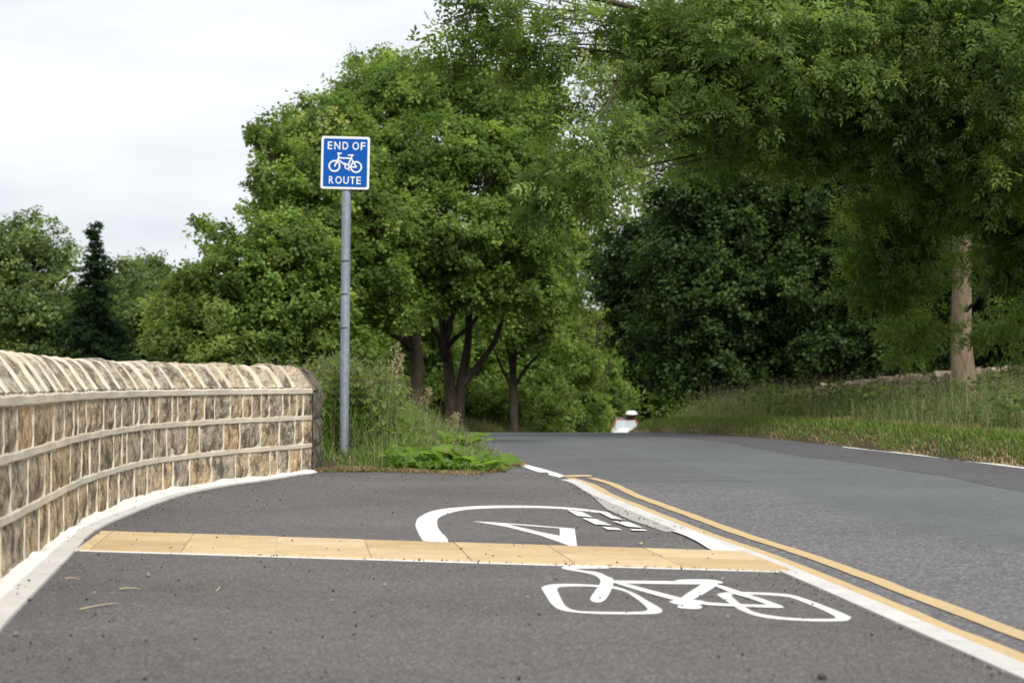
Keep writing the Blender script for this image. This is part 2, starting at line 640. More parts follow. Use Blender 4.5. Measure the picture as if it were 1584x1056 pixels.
# mortar body with raised beds
prof = [(-.40, -.05), (-.006, -.05), (-.006, .19), (.005, .196), (.005, .222), (-.006, .227), (-.006, .404), (.005, .409), (.005, .436), (-.006, .441), (-.006, .604), (.009, .610), (.010, .640)] + [(a - .006, b - .012) for a, b in COPE[1:-1]] + [(-.40, .60)]
mb = MB(); V = []; F = []
ss = np.arange(0.0, S_END + .001, .06)
ph = rng.uniform(0, 6, 40)
for s in ss:
    for k, (o_, z) in enumerate(prof):
        j = .0022 * math.sin(s * 9 + ph[k]) + .0012 * math.sin(s * 31 + ph[k + 3]) if 2 <= k <= 12 else 0
        V.append(w_pt(s, o_ + (j * .5 if k in (3, 4, 7, 8, 11, 12) else 0), z + j))
npf = len(prof)
for i in range(len(ss) - 1):
    for k in range(npf):
        k2 = (k + 1) % npf
        F.append((i * npf + k, i * npf + k2, (i + 1) * npf + k2, (i + 1) * npf + k))
F += [tuple(range(npf - 1, -1, -1)), tuple((len(ss) - 1) * npf + k for k in range(npf))]
mb.add(V, F)


def joints(px_list):
    s = [s_of_px(p) for p in px_list]
    r = np.random.default_rng(len(px_list))
    pre = []; x = s[0]
    while x > .2:
        x -= r.uniform(.16, .42); pre.append(x)
    return [v for v in reversed(pre) if v > .05] + s


J_TOP = joints([6, 27, 52, 84, 100, 114.5, 121, 134, 161, 178.5, 189, 208, 215.5, 231.5, 246, 267, 275.5, 296, 317, 333, 357, 376.5, 390, 404.6, 417, 438, 448, 460, 470, 484])
J_MID = joints([17, 44, 70, 80, 109.6, 127, 140, 154.6, 176.5, 189.6, 197, 220, 239, 259, 290, 308.8, 346.7, 372, 403.5, 432.7, 456.7, 469, 484])
J_BOT = joints([2.7, 39, 61.5, 77, 99.4, 122, 136, 151, 168, 185, 209, 228.6, 253, 269, 294, 327.5, 364.6, 385.8, 418, 429.6, 448, 466.7, 484])
J_COP = joints([12, 39, 61.6, 74, 88.6, 98.5, 118, 134, 150, 170, 186, 199.5, 214, 231.5, 248, 269, 297, 318, 342, 356.7, 383.7, 405.6, 434.8, 455.6, 484])
for J, z0, z1 in ((J_TOP, .438, .608), (J_MID, .224, .407), (J_BOT, .0, .193)):
    for s in J[:-1]:
        w = rng.uniform(.0035, .0065)
        zz = np.linspace(z0, z1, 5); V = []
        sj = s + rng.normal(0, .006, 5)
        for z, q in zip(zz, sj):
            V += [w_pt(q - w, -.008, z), w_pt(q - w * .6, .003, z), w_pt(q + w * .6, .003, z), w_pt(q + w, -.008, z)]
        F = [(i * 4 + k, i * 4 + k + 1, i * 4 + k + 5, i * 4 + k + 4) for i in range(4) for k in range(3)]
        mb.add(V, F)
for s in J_COP[:-1]:                                  # raised joints between the coping stones, wider at the foot
    V = []; n = 9; sk = rng.normal(0, .012)
    for q, (o_, z) in enumerate(COPE[:n]):
        w = np.interp(q, [0, 1, 3, 8], [.042, .026, .015, .011]) * rng.uniform(.7, 1.3)
        t2 = s + sk * q / 8 + rng.normal(0, .004)
        up = (.006, .002) if q < 3 else (.002, .005)
        V += [w_pt(t2 - w, o_ - .012, z - .012), w_pt(t2 - w * .7, o_ + up[0], z + up[1]), w_pt(t2 + w * .7, o_ + up[0], z + up[1]), w_pt(t2 + w, o_ - .012, z - .012)]
    mb.add(V, [(i * 4 + k, i * 4 + k + 1, i * 4 + k + 5, i * 4 + k + 4) for i in range(n - 1) for k in range(3)])
wl_build(mb, 'mortar', M_MORTAR)

# white haunching between wall and edging
mb = MB(); V = []; F = []
sf = np.arange(.1, S_END + .05, .1)
for s in sf:
    p = w_pos(s); t, n = w_frame(s)
    xe = e_at(p[1] , 0) - np.interp(p[1], [2, 7, 9, 12, 15], [.083, .083, .078, .058, .028])
    d = max(xe - p[0], .05)
    bz = .022 + .006 * math.sin(s * 5.1) + .005 * math.sin(s * 13) + rng.normal(0, .003)
    V += [(p[0] - .05, p[1], bz), (p[0] + .02, p[1], bz * .95), (p[0] + d * .55, p[1], .015 + .006 * math.sin(s * 9)), (p[0] + d, p[1], .005), (p[0] + d, p[1], -.03)]
for i in range(len(sf) - 1):
    for k in range(4):
        F.append((i * 5 + k, i * 5 + k + 1, (i + 1) * 5 + k + 1, (i + 1) * 5 + k))
mb.add(V, F)
wl_build(mb, 'mortar_haunching', M_FILLET, True)


def wall_stone(s0, s1, z0, z1, gap, mat, proud=.012, seed=0):
    r = np.random.default_rng(seed)
    nu, nv = max(3, int((s1 - s0) / .07) + 2), 4
    uu = np.linspace(0, 1, nu + 1); vv = np.linspace(0, 1, nv + 1)
    V = []; F = []
    for v in vv:
        for u in uu:
            eu = min(u, 1 - u) * (s1 - s0); ev = min(v, 1 - v) * (z1 - z0)
            edge = min(1.0, min(eu, ev) / .016)
            o_ = -.006 + (proud + r.normal(0, .0035)) * (edge ** .45)
            js, jz = r.normal(0, .003), r.normal(0, .0025)
            if edge < .1: o_ = -.0055 + r.normal(0, .002)
            V.append(w_pt(s0 + gap + (s1 - s0 - 2 * gap) * u + js, o_, z0 + .003 + (z1 - z0 - .006) * v + jz))
    w = nu + 1
    for a in range(nv):
        for b in range(nu):
            F.append((a * w + b, a * w + b + 1, (a + 1) * w + b + 1, (a + 1) * w + b))
    m = MB(); m.add(V, F)
    wl_build(m, 'stone', mat, False)


k = 0
for J, z0, z1 in ((J_TOP, .437, .610), (J_MID, .223, .408), (J_BOT, .0, .195)):
    for a, b in zip(J[:-1], J[1:]):
        k += 1
        if b - a > .06: wall_stone(a, b, z0, z1, .004, M_STONE, rng.uniform(.006, .011), k)


def coping_stone(s0, s1, gap, mat, seed, scale=1.0, lift=0.0):
    r = np.random.default_rng(seed)
    pts = [(o_ * scale, .66 + (z - .66) * scale + lift) for o_, z in COPE]
    n = 4; V = []; F = []; h = r.normal(0, .006)
    skew = r.normal(0, .01)
    for i in range(n + 1):
        u = i / n
        for q, (o_, z) in enumerate(pts):
            prd = .005 if 0 < i < n else -.002
            jj = r.normal(0, .002)
            s = s0 + gap + (s1 - s0 - 2 * gap) * u + r.normal(0, .006) + skew * q / 9
            V.append(w_pt(s, o_ + prd * (1 if q < 4 else 0) + jj, z + (prd * (q > 1)) + h * (q > 0) + r.normal(0, .0025)))
    w = len(pts)
    for i in range(n):
        for q in range(w - 1):
            F.append((i * w + q, (i + 1) * w + q, (i + 1) * w + q + 1, i * w + q + 1))
    F += [tuple(range(w)), tuple(n * w + q for q in range(w - 1, -1, -1))]
    m = MB(); m.add(V, F)
    wl_build(m, 'coping_stone', mat, False)


for a, b in zip(J_COP[:-1], J_COP[1:]):
    k += 1
    coping_stone(a, b, min(.032, (b - a) * .16), M_COPE, k)
# the old dark end of the wall
mb = MB(); V = []; F = []
so = np.linspace(S_END + .005, S_OLD, 14)
oprof = [(-.40, -.05), (-.012, -.05), (-.012, .60)] + [(a - .03, b - .03) for a, b in COPE[1:-1]] + [(-.40, .60)]
for s in so:
    V += [w_pt(s, o_, z) for o_, z in oprof]
npf = len(oprof)
for i in range(len(so) - 1):
    for q in range(npf):
        q2 = (q + 1) % npf
        F.append((i * npf + q, i * npf + q2, (i + 1) * npf + q2, (i + 1) * npf + q))
F += [tuple(range(npf - 1, -1, -1)), tuple((len(so) - 1) * npf + q for q in range(npf))]
mb.add(V, F); wl_build(mb, 'old_wall_core', M_OLD)
for z0, z1 in ((0, .2), (.205, .41), (.415, .64)):
    s = S_END + .01
    while s < S_OLD - .1:
        e = min(s + rng.uniform(.16, .3), S_OLD)
        k += 1; wall_stone(s, e, z0, z1, .006, M_OLD, .011, k); s = e
s = S_END + .01
while s < S_OLD - .1:
    e = min(s + rng.uniform(.14, .22), S_OLD)
    k += 1; coping_stone(s, e, .008, M_OLD, k, 1.02, rng.uniform(-.05, -.01)); s = e

# ------------------------------------------------------------------ tactile paving strip
TL, TR, BR_, BL = [G(*p)[:2] for p in [(157, 823), (1150, 855), (1226, 884.5), (120, 851)]]


def strip_uv(u, v):
    """u along the strip, v from the far edge (0) to the near edge (1)"""
    return (TL + (TR - TL) * u) * (1 - v) + (BL + (BR_ - BL) * u) * v


tac = empty('tactile_paving', (0, 0, 0)); tag(tac, kind='structure')
NU = 7.15
ub = [0.0] + [(i + .15) / NU for i in range(0, 8)]
for row in range(2):
    for a, b in zip(ub[:-1], ub[1:]):
        if b - a < .002: continue
        V = []; F = []
        v0, v1 = row * .5, row * .5 + .5
        g_u, g_v = .0006, .004
        nb = 6                                          # ribs across the slab
        vs, zs = [v0 + g_v], [-.01]
        for q in range(nb):
            c0 = v0 + g_v + (v1 - v0 - 2 * g_v) * (q + .15) / nb
            c1 = v0 + g_v + (v1 - v0 - 2 * g_v) * (q + .85) / nb
            e = .0035
            vs += [c0 - e, c0 + e, c1 - e, c1 + e]; zs += [.005, .0095, .0095, .005]
        vs.append(v1 - g_v); zs.append(-.01)
        jz = rng.normal(0, .0008)
        for v, z in zip(vs, zs):
            for u in (a + g_u, b - g_u):
                p = strip_uv(u, v); V.append((p[0], p[1], z + jz))
        for i in range(len(vs) - 1):
            F.append((i * 2, i * 2 + 2, i * 2 + 3, i * 2 + 1))
        V = np.array(V); c = V.mean(0); c[2] = 0
        o = link('paving_slab', py_mesh('paving_slab', V - c, F), M_SLAB, tac); o.location = c
bed = [strip_uv(-.002, -.035), strip_uv(1.002, -.02), strip_uv(1.004, 1.03), strip_uv(-.004, 1.045)]
flat_shape('paving_bed', [bed], .001, M_FILLET, tac, .001)

# ------------------------------------------------------------------ painted markings


def zpts(lst, ox, oy, sc): return [G(ox + x / sc, oy + y / sc)[:2] for x, y in lst]


def marking(name, label, shapes, ox, oy, sc, mat, z=.0010):
    allp = np.vstack([np.array(zpts(l, ox, oy, sc)) for sh in shapes for l in sh[1]])
    c = allp.mean(0)
    root = empty(name, (c[0], c[1], 0)); tag(root, label, 'road marking')
    for i, (nm, loops) in enumerate(shapes):
        lp = [np.array(zpts(l, ox, oy, sc)) - c for l in loops]
        lp2 = []
        for l in lp:                                    # soften the hand-laid outline
            lp2.append(catmull(np.vstack([l, l[:1]]), 4)[:-1] if nm not in ('dash', 'triangle') else l)
        flat_shape(nm, lp2, z + i * .00025 + (.0042 if nm in ('dash', 'tail') else 0), mat, root, .0004)
    return root


bike = [
    ('wheel', [[(52, 180), (75, 168), (130, 162), (250, 163), (380, 172), (430, 182), (490, 205), (560, 245), (618, 280), (615, 295), (570, 302), (400, 303), (250, 298), (150, 285), (105, 260), (80, 225)],
               [(125, 185), (150, 175), (260, 172), (370, 180), (430, 192), (470, 210), (520, 245), (553, 278), (540, 290), (470, 294), (320, 293), (215, 287), (170, 268), (150, 240)]]),
    ('wheel', [[(880, 212), (900, 205), (960, 200), (1100, 203), (1220, 212), (1290, 230), (1400, 270), (1500, 312), (1508, 325), (1480, 335), (1350, 337), (1200, 330), (1080, 315), (990, 285), (930, 245)],
               [(945, 213), (1000, 210), (1120, 214), (1220, 224), (1290, 248), (1380, 285), (1440, 318), (1410, 326), (1280, 325), (1160, 315), (1060, 295), (1000, 262), (960, 230)]]),
    ('handlebar', [[(150, 83), (180, 77), (280, 78), (360, 84), (372, 88), (300, 89), (215, 90), (240, 97), (320, 108), (360, 125), (395, 150), (350, 240), (283, 235), (330, 160), (318, 130), (270, 112), (160, 92)]]),
    ('top_tube', [[(385, 146), (690, 150), (820, 155), (860, 163), (700, 163), (395, 157)]]),
    ('down_tube', [[(380, 153), (440, 158), (560, 190), (725, 233), (690, 240), (560, 207)]]),
    ('saddle', [[(678, 148), (720, 142), (850, 143), (905, 153), (900, 160), (850, 156), (760, 153)]]),
    ('seat_tube', [[(815, 160), (885, 165), (745, 248), (690, 245)]]),
    ('chain_ring', [[(653, 247), (690, 239), (745, 238), (800, 242), (832, 252), (800, 261), (745, 264), (690, 260)]]),
    ('pedal', [[(695, 268), (720, 263), (780, 263), (810, 270), (800, 280), (760, 282), (700, 277)]]),
    ('chain_stay', [[(815, 250), (950, 259), (1130, 264), (1185, 272), (1165, 277), (1000, 271), (830, 263)]]),
    ('seat_stay', [[(860, 170), (900, 172), (1000, 204), (1185, 268), (1150, 272), (1030, 232), (950, 208)]]),
]
marking('bicycle_marking', "white painted bicycle symbol with its front wheel towards the wall on the near footpath", bike, 820, 850, 1584 / 520, M_WHITE)
ring = [
    ('band', [[(135, 303), (105, 250), (90, 210), (95, 185), (110, 160), (185, 122), (300, 102), (480, 89), (700, 86), (950, 93), (1130, 108), (1262, 126),
               (1250, 134), (1000, 108), (800, 100), (560, 102), (400, 112), (300, 132), (238, 158), (223, 182), (232, 230), (290, 309)]]),
    ('triangle', [[(440, 183), (580, 190), (800, 206), (1065, 228), (1080, 338), (1040, 335), (850, 268), (640, 215)],
                  [(640, 198), (800, 212), (972, 225), (975, 272), (850, 248)]]),
    ('dash', [[(1020, 118), (1110, 130), (1175, 163), (1080, 155)]]),
    ('dash', [[(1110, 168), (1200, 175), (1292, 213), (1190, 207)]]),
    ('dash', [[(1235, 222), (1330, 230), (1355, 242), (1265, 240)]]),
    ('dash', [[(1205, 128), (1270, 138), (1360, 178), (1290, 172)]]),
    ('dash', [[(1295, 188), (1400, 195), (1480, 228), (1390, 222)]]),
    ('dash', [[(1400, 237), (1490, 240), (1510, 247), (1420, 246)]]),
    ('tail', [[(1663, 250), (1770, 250), (1900, 298), (2052, 372), (1915, 370), (1825, 320), (1740, 278)]]),
]
marking('curved_marking', "white curved band with triangle and dashes painted beyond the buff paving strip", ring, 620, 760, 3.96, M_WHITE, .0012)


def line_strip(name, label, ya, yb, offa, offb, mat, z, at=k_at, n=60):
    yv = np.linspace(ya, yb, n)
    j = rng.normal(0, .0025, (2, n))
    V = []; F = []
    for i, y in enumerate(yv):
        V += [(at(y, offa) + j[0, i], y, z), (at(y, offb) + j[1, i], y, z)]
    F = [(i * 2, i * 2 + 1, i * 2 + 3, i * 2 + 2) for i in range(n - 1)]
    o = link(name, py_mesh(name, V, F), mat)
    return tag(o, label, 'road marking')


line_strip('yellow_line', "yellow line painted hard against the pale kerb", 1.0, 14.2, .003, .068, M_YELLOW, -.003)
line_strip('yellow_line', "outer yellow line of the pair, on the side of the lane's middle", 1.0, 14.2, .158, .226, M_YELLOW, -.0027)
tag(flat_shape('yellow_end_bar', [[G(*p)[:2] for p in [(868, 737), (873, 734.4), (893, 733.8), (913, 734), (917, 736.5), (900, 736.3), (885, 737)]]], -.0015, M_YELLOW, None, .0006), "short yellow bar joining the far ends of the two yellow lines", 'road marking')
tag(flat_shape('white_edge_line', [[G(*p)[:2] for p in [(792, 712), (812, 717), (838, 723.5), (862, 730.5), (876, 735.5), (866, 737.5), (848, 733.5), (826, 727), (806, 720)]]], -.0035, M_WHITE, None, .0006), "short white edge line between the weedy verge tip and the yellow lines", 'road marking')
up = [(1303, 689.8), (1370, 696), (1440, 703.2), (1512, 711), (1600, 721.6), (1760, 741)]
lo = [(1303, 690.8), (1370, 697.8), (1440, 705.8), (1512, 714.4), (1600, 725.6), (1760, 746)]
o = flat_shape('white_edge_line', [[G(*p)[:2] for p in up + lo[::-1]]], -.004, M_WHITE, None, .0006)
tag(o, "long thin white edge line beside the grass bank across the lane", 'road marking')

# ------------------------------------------------------------------ the sign
SD = 17.0
sb = G(531, 714)
SD = sb[1]
sign = empty('cycle_route_sign', (sb[0], sb[1], float(ground_z(sb[0], sb[1])) - .02))
tag(sign, "square blue END OF ROUTE bicycle sign on a tall grey steel pole in the weeds", "sign")
SM = SD / F_PX
z0 = sign.location.z


def sl(px, py, dy=0.0):
    p = P(px, py, SD + dy)
    return np.array([p[0] - sb[0], dy, p[2] - z0])


pole_top = sl(536.6, 216, .05)
pts = np.linspace(np.array([0, 0.05, -.25]), pole_top, 10)
mb = MB(); mb.tube(pts, 7.2 * SM, 20); mb.build('pole', M_GALV, sign, True)
for py in (404, 455, 507):
    c = np.array([np.interp(py, [216, 714], [536.6, 531]), py])
    a = sl(c[0], py, .05)
    mb = MB(); mb.tube([a - [0, 0, .006], a + [0, 0, .006]], 7.5 * SM, 20); mb.build('strap', M_BAND, sign, True)
pc = sl((496.6 + 571.8) / 2, 252, 0)                    # plate centre
plate = empty('plate'); plate.parent = sign
plate.location = pc
plate.rotation_euler = (0, R(1.15), R(2))
pw, phh = 75.2 * SM, 81.8 * SM


def rrect(w, h, r, n=6):
    out = []
    for cx, cz, a0 in ((w / 2 - r, h / 2 - r, 0), (-w / 2 + r, h / 2 - r, 90), (-w / 2 + r, -h / 2 + r, 180), (w / 2 - r, -h / 2 + r, 270)):
        for i in range(n + 1):
            a = R(a0 + 90 * i / n); out.append((cx + r * math.cos(a), cz + r * math.sin(a)))
    return out


def on_plate(name, loops, y, mat, thick):
    o = flat_shape(name, loops, 0, mat, plate, thick)
    o.rotation_euler = (math.pi / 2, 0, 0)
    o.location = (0, y, 0)
    return o


on_plate('backing', [rrect(pw, phh, .022)], 0, M_SIGNWHITE, .0025)
on_plate('blue_panel', [rrect(pw - .042, phh - .042, .012)], -.004, M_SIGNBLUE, .001)
ZS = SM / 8.8


def zp(x, y): return ((x - 479) * ZS, (545 - y) * ZS)


def circ(cx, cy, r, n=40): return [zp(cx + r * math.cos(2 * math.pi * i / n), cy + r * math.sin(2 * math.pi * i / n)) for i in range(n)]


def bar(a, b, w):
    a = np.array(a, float); b = np.array(b, float); d = nrm(b - a); n_ = np.array([-d[1], d[0]]) * w / 2
    return [zp(*(a + n_)), zp(*(b + n_)), zp(*(b - n_)), zp(*(a - n_))]


sym = [('wheel', [circ(332, 592, 82), circ(332, 592, 60)]), ('wheel', [circ(627, 600, 82), circ(627, 600, 60)]),
       ('handlebar', [bar((368, 419), (426, 419), 22)]), ('stem', [bar((378, 410), (392, 478), 20)]),
       ('fork', [bar((395, 455), (334, 600), 21)]), ('top_tube', [bar((385, 481), (565, 483), 21)]), ('down_tube', [bar((378, 505), (488, 580), 21)]),
       ('seat_tube', [bar((562, 470), (514, 585), 21)]), ('saddle', [bar((514, 440), (592, 440), 20)]), ('seat_post', [bar((572, 436), (556, 490), 20)]),
       ('seat_stay', [bar((555, 478), (632, 604), 20)]), ('chain_stay', [bar((530, 601), (634, 603), 19)]), ('chain_ring', [circ(505, 598, 37, 28), circ(505, 598, 19, 28)]),
       ('pedal', [bar((466, 546), (500, 566), 16)]), ('pedal', [bar((512, 626), (542, 650), 17)])]
for i, (nm, lp) in enumerate(sym):
    on_plate(nm, lp, -.0058 - i * .00012, M_SIGNWHITE, .0006)


def letter(ch, x0, x1, ytop, ybot):
    cu = bpy.data.curves.new('t', 'FONT'); cu.body = ch; cu.size = 1; cu.offset = .014
    tmp = bpy.data.objects.new('t', cu); COL.objects.link(tmp)
    me = bpy.data.meshes.new_from_object(tmp.evaluated_get(bpy.context.evaluated_depsgraph_get()))
    bpy.data.objects.remove(tmp)
    V = np.array([v.co for v in me.vertices])
    lo, hi = V.min(0), V.max(0)
    a, b = zp(x0, ybot), zp(x1, ytop)
    for v in me.vertices:
        v.co = (a[0] + (v.co.x - lo[0]) / (hi[0] - lo[0]) * (b[0] - a[0]), -.0066, a[1] + (v.co.y - lo[1]) / (hi[1] - lo[1]) * (b[1] - a[1]))
    me.materials.clear()
    return link('letter', me, M_SIGNWHITE, plate)


for ch, x0, x1 in (('E', 235, 298), ('N', 325, 406), ('D', 437, 514), ('O', 571, 661), ('F', 683, 748)):
    letter(ch, x0, x1, 260, 366)
for ch, x0, x1 in (('R', 261, 325), ('O', 349, 436), ('U', 457, 531), ('T', 550, 616), ('E', 635, 696)):
    letter(ch, x0, x1, 731, 834)
for zz in (.10, -.13):
    mb = MB(); mb.box((-.10, .004, zz), (.10, .012, zz + .03)); mb.build('rail', M_GALV, plate)

# ------------------------------------------------------------------ foliage tools


def tmpl_leaf(length=1.0, width=.75, fold=.12, droop=.12):
    """one leaf, base at the origin, pointing along +X, face up +Z"""
    V = np.array([[0, 0, 0], [.45 * length, -.5 * width * length, fold * length], [length, 0, -droop * length], [.45 * length, .5 * width * length, fold * length]])
    return V, np.array([[0, 1, 2, 3]])


def tmpl_compound(pairs=3, length=1.0, lw=.30, ll=.42):
    Vs, Fs = [], []
    base, f = tmpl_leaf(ll, lw / ll * 1.0, .06, .15)

    def put(x, ang, sc=1.0, z=0):
        c, s = math.cos(ang), math.sin(ang)
        v = base * sc
        v = np.stack([v[:, 0] * c - v[:, 1] * s + x, v[:, 0] * s + v[:, 1] * c, v[:, 2] + z], -1)
        Fs.append(f + 4 * len(Vs)); Vs.append(v)
    for i in range(pairs):
        x = length * (.12 + .38 * i / max(pairs - 1, 1)); z = -.18 * (x / length) ** 2 * length
        put(x, R(50), 1 - .1 * i * .5, z); put(x, -R(50), 1 - .1 * i * .5, z)
    put(length * .66, 0, 1.1, -.12 * length)
    return np.vstack(Vs), np.vstack(Fs)


def scatter(tm, pos, nor, axis, size, col):
    """place a leaf template at many points; returns V, F, colours"""
    TV, TF = tm
    z = nrm(nor); x = nrm(axis - (axis * z).sum(-1, keepdims=True) * z); y = np.cross(z, x)
    Fm = np.stack([x, y, z], 1)                         # rows
    V = np.einsum('kj,njc->nkc', TV, Fm) * size[:, None, None] + pos[:, None]
    n, kv = len(pos), len(TV)
    F = (TF[None] + (np.arange(n) * kv)[:, None, None]).reshape(-1, 4)
    C = np.repeat(col, kv, axis=0)
    return V.reshape(-1, 3), F, C


def rnd_dirs(r, n): return nrm(r.normal(size=(n, 3)))


def crown_points(r, lobes, clump_r, leaves_per_clump, spacing, inner=.25, flat=.75, base=(.05, .10, .02), tip=(.10, .16, .03), hue=.18, updir=.55):
    """leaf positions and frames for a crown made of lobes > clumps > twigs; also clump centres for branches"""
    PP, NN, AA, CC, centres = [], [], [], [], []
    base, tip = np.array(base), np.array(tip)
    for li, lobe in enumerate(lobes):
        c, rad = np.array(lobe[0]), np.array(lobe[1]); dens = lobe[2] if len(lobe) > 2 else 1.0
        area = 4 * math.pi * ((rad[0] * rad[1]) ** 1.6 / 3 + (rad[0] * rad[2]) ** 1.6 / 3 + (rad[1] * rad[2]) ** 1.6 / 3) ** (1 / 1.6)
        ncl = max(5, int(area / spacing ** 2 * (1 + inner) * dens))
        d = rnd_dirs(r, ncl)
        rf = np.where(r.random(ncl) < inner / (1 + inner), r.uniform(.25, .75, ncl), r.uniform(.78, 1.08, ncl))
        cc = c + d * rad * rf[:, None] + r.normal(0, .12, (ncl, 3)) * clump_r
        m = np.maximum(8, (leaves_per_clump * r.uniform(.55, 1.35, ncl)).astype(int))
        rcl = clump_r * r.uniform(.6, 1.3, ncl)
        nt = 7
        tw = nrm(r.normal(size=(ncl, nt, 3)) + d[:, None] * .55 + np.array([0, 0, .25]))
        ccol = base + (tip - base) * np.clip(r.normal(.42, .26, ncl), 0, 1)[:, None]
        ccol = ccol * (1 + r.normal(0, hue, ncl))[:, None]
        idx = np.repeat(np.arange(ncl), m); n = len(idx)
        tk = r.integers(0, nt, n)
        tdir = tw[idx, tk]
        t = np.sqrt(r.random(n))
        pos = cc[idx] + tdir * (t * rcl[idx])[:, None] * np.array([1, 1, flat]) + r.normal(0, .16, (n, 3)) * rcl[idx][:, None]
        nor = nrm(d[idx] * .45 + np.array([0, 0, updir]) + r.normal(0, .42, (n, 3)))
        ax = nrm(tdir * .9 + r.normal(0, .6, (n, 3)) + np.array([0, 0, -.25]))
        col = ccol[idx] * (1 + r.normal(0, .12, n))[:, None]
        PP.append(pos); NN.append(nor); AA.append(ax); CC.append(np.clip(col, .008, .4)); centres.append((c, cc))
    return np.vstack(PP), np.vstack(NN), np.vstack(AA), np.vstack(CC), centres


def twig_mesh(S, M_, E, r0, r1, rings=4, sides=4):
    """many thin tapering twigs at once; returns V, F"""
    t = np.linspace(0, 1, rings)[None, :, None]
    S, M_, E = S[:, None], M_[:, None], E[:, None]
    c = (1 - t) ** 2 * S + 2 * t * (1 - t) * M_ + t ** 2 * E
    d = nrm(E - S); ref = np.where(np.abs(d[..., 2:3]) > .9, np.array([1.0, 0, 0]), np.array([0, 0, 1.0]))
    u = nrm(np.cross(d, ref)); w = np.cross(u, d)
    a = np.arange(sides) * 2 * math.pi / sides
    rad = (r0 + (r1 - r0) * np.linspace(0, 1, rings))[None, :, None, None]
    V = c[:, :, None] + rad * (np.cos(a)[None, None, :, None] * u[:, :, None] + np.sin(a)[None, None, :, None] * w[:, :, None])
    n = len(c); V = V.reshape(-1, 3)
    base = (np.arange(n) * rings * sides)[:, None, None] + (np.arange(rings - 1) * sides)[None, :, None]
    k = np.arange(sides); k2 = (k + 1) % sides
    F = np.stack([base + k, base + sides + k, base + sides + k2, base + k2], -1).reshape(-1, 4)
    return V, F


def bez(a, b, c, n=7):
    t = np.linspace(0, 1, n)[:, None]
    return (1 - t) ** 2 * a + 2 * t * (1 - t) * b + t ** 2 * c


def make_tree(name, label, loc, trunk, lobes, seed, tm, size, clump_r=.5, lpc=110, spacing=.5, base=(.05, .10, .02), tip=(.10, .16, .03),
              inner=.25, flat=.75, bark=None, leaf=None, limb_r=.06, hue=.26, group=None, cat='tree', trunks=None, twig=.6, extra=None, updir=.55, limb_bark=None, limb_min=.3):
    """thing > trunk, limbs, crown. trunk: [(x,y,z,r)...] local; lobes local"""
    r = np.random.default_rng(seed)
    bark = bark or M_BARK; leaf = leaf or M_LEAF
    root = empty(name, loc); tag(root, label, cat, group)
    for tr in (trunks or [trunk]):
        tr = np.array(tr, float)
        pts = catmull(tr, 5)
        wv = np.stack([.03 * np.sin(pts[:, 2] * 2.1 + seed), .03 * np.cos(pts[:, 2] * 1.7 + seed), 0 * pts[:, 2]], -1) * smooth(.2, 1.5, pts[:, 2])[:, None]
        mb = MB(); mb.tube(pts[:, :3] + wv, pts[:, 3], 10); mb.build('trunk', bark, root, True)
    P_, N_, A_, C_, cen = crown_points(r, lobes, clump_r, lpc, spacing, inner, flat, base, tip, hue, updir)
    sz = size * r.uniform(.65, 1.25, len(P_))
    V, F, C = scatter(tm, P_, N_, A_, sz, C_)
    tag(link('crown', fast_mesh('crown', V, F, C), leaf, root), kind='stuff')
    main = catmull(np.array((trunks or [trunk])[0], float), 8)[:, :3]
    mb = MB(); tw_ = []
    for c, cc in cen:
        h = np.clip(c[2] * r.uniform(.45, .75), main[0][2] + limb_min, main[-1][2])
        a = main[np.argmin(np.abs(main[:, 2] - h))]
        midp = (a + c) / 2 + np.array([0, 0, .12 * np.linalg.norm(c - a)]) + r.normal(0, .12, 3)
        limb = bez(a, midp, c, 8)
        limb[1:-1] += r.normal(0, .03, (6, 3))
        mb.tube(limb, np.linspace(limb_r, limb_r * .3, 8), 6)
        q = cc[r.random(len(cc)) < twig]
        if len(q):
            st = limb[r.integers(4, 8, len(q))]
            tw_.append((st, (st + q) / 2 + r.normal(0, .1, (len(q), 3)), q))
    for e in (extra or []):
        e = np.array(e, float); pts = catmull(e, 6)
        mb.tube(pts[:, :3], pts[:, 3], 6)
    bark = limb_bark or bark
    mb.build('limbs', bark, root, True)
    if tw_:
        S_, M_, E_ = (np.vstack(x) for x in zip(*tw_))
        V, F = twig_mesh(S_, M_, E_, limb_r * .24, .004)
        tag(link('twigs', fast_mesh('twigs', V, F, smooth_shade=True), bark, root), kind='stuff')
    return root


def copy_thing(root, name, label, loc, rz=0.0, sc=(1, 1, 1), group=None):
    c = root.copy(); c.name = name; COL.objects.link(c)
    c.location = loc; c.rotation_euler = (0, 0, rz); c.scale = sc
    tag(c, label, root['category'], group)
    for ch in root.children:
        d = ch.copy(); COL.objects.link(d); d.parent = c
    return c


def at(px, D): return ((px - 792) / F_PX * D, D)


def gl(px, D, dz=0.0):
    x, y = at(px, D)
    return (x, y, float(ground_z(x, y)) + dz)


LEAF = tmpl_leaf(1, .8); LEAFN = tmpl_leaf(1, .5); COMP = tmpl_compound(2, 1.0, .19, .46)


def lobes_px(root_loc, items):
    """(px, py, D, r, squash, density) -> local lobes"""
    out = []
    for it in items:
        p = P(it[0], it[1], it[2]) - np.array(root_loc)
        r_ = it[3]; sq = it[4] if len(it) > 4 else .85; dn = it[5] if len(it) > 5 else 1
        out.append((p, (r_, r_, r_ * sq), dn))
    return out


G_L = dict(base=(.080, .142, .032), tip=(.250, .345, .090))     # sycamore green
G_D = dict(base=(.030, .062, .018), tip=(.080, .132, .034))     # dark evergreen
G_Y = dict(base=(.105, .175, .032), tip=(.24, .32, .075))       # fresh yellow green
G_A = dict(base=(.078, .138, .038), tip=(.235, .320, .088))     # ash

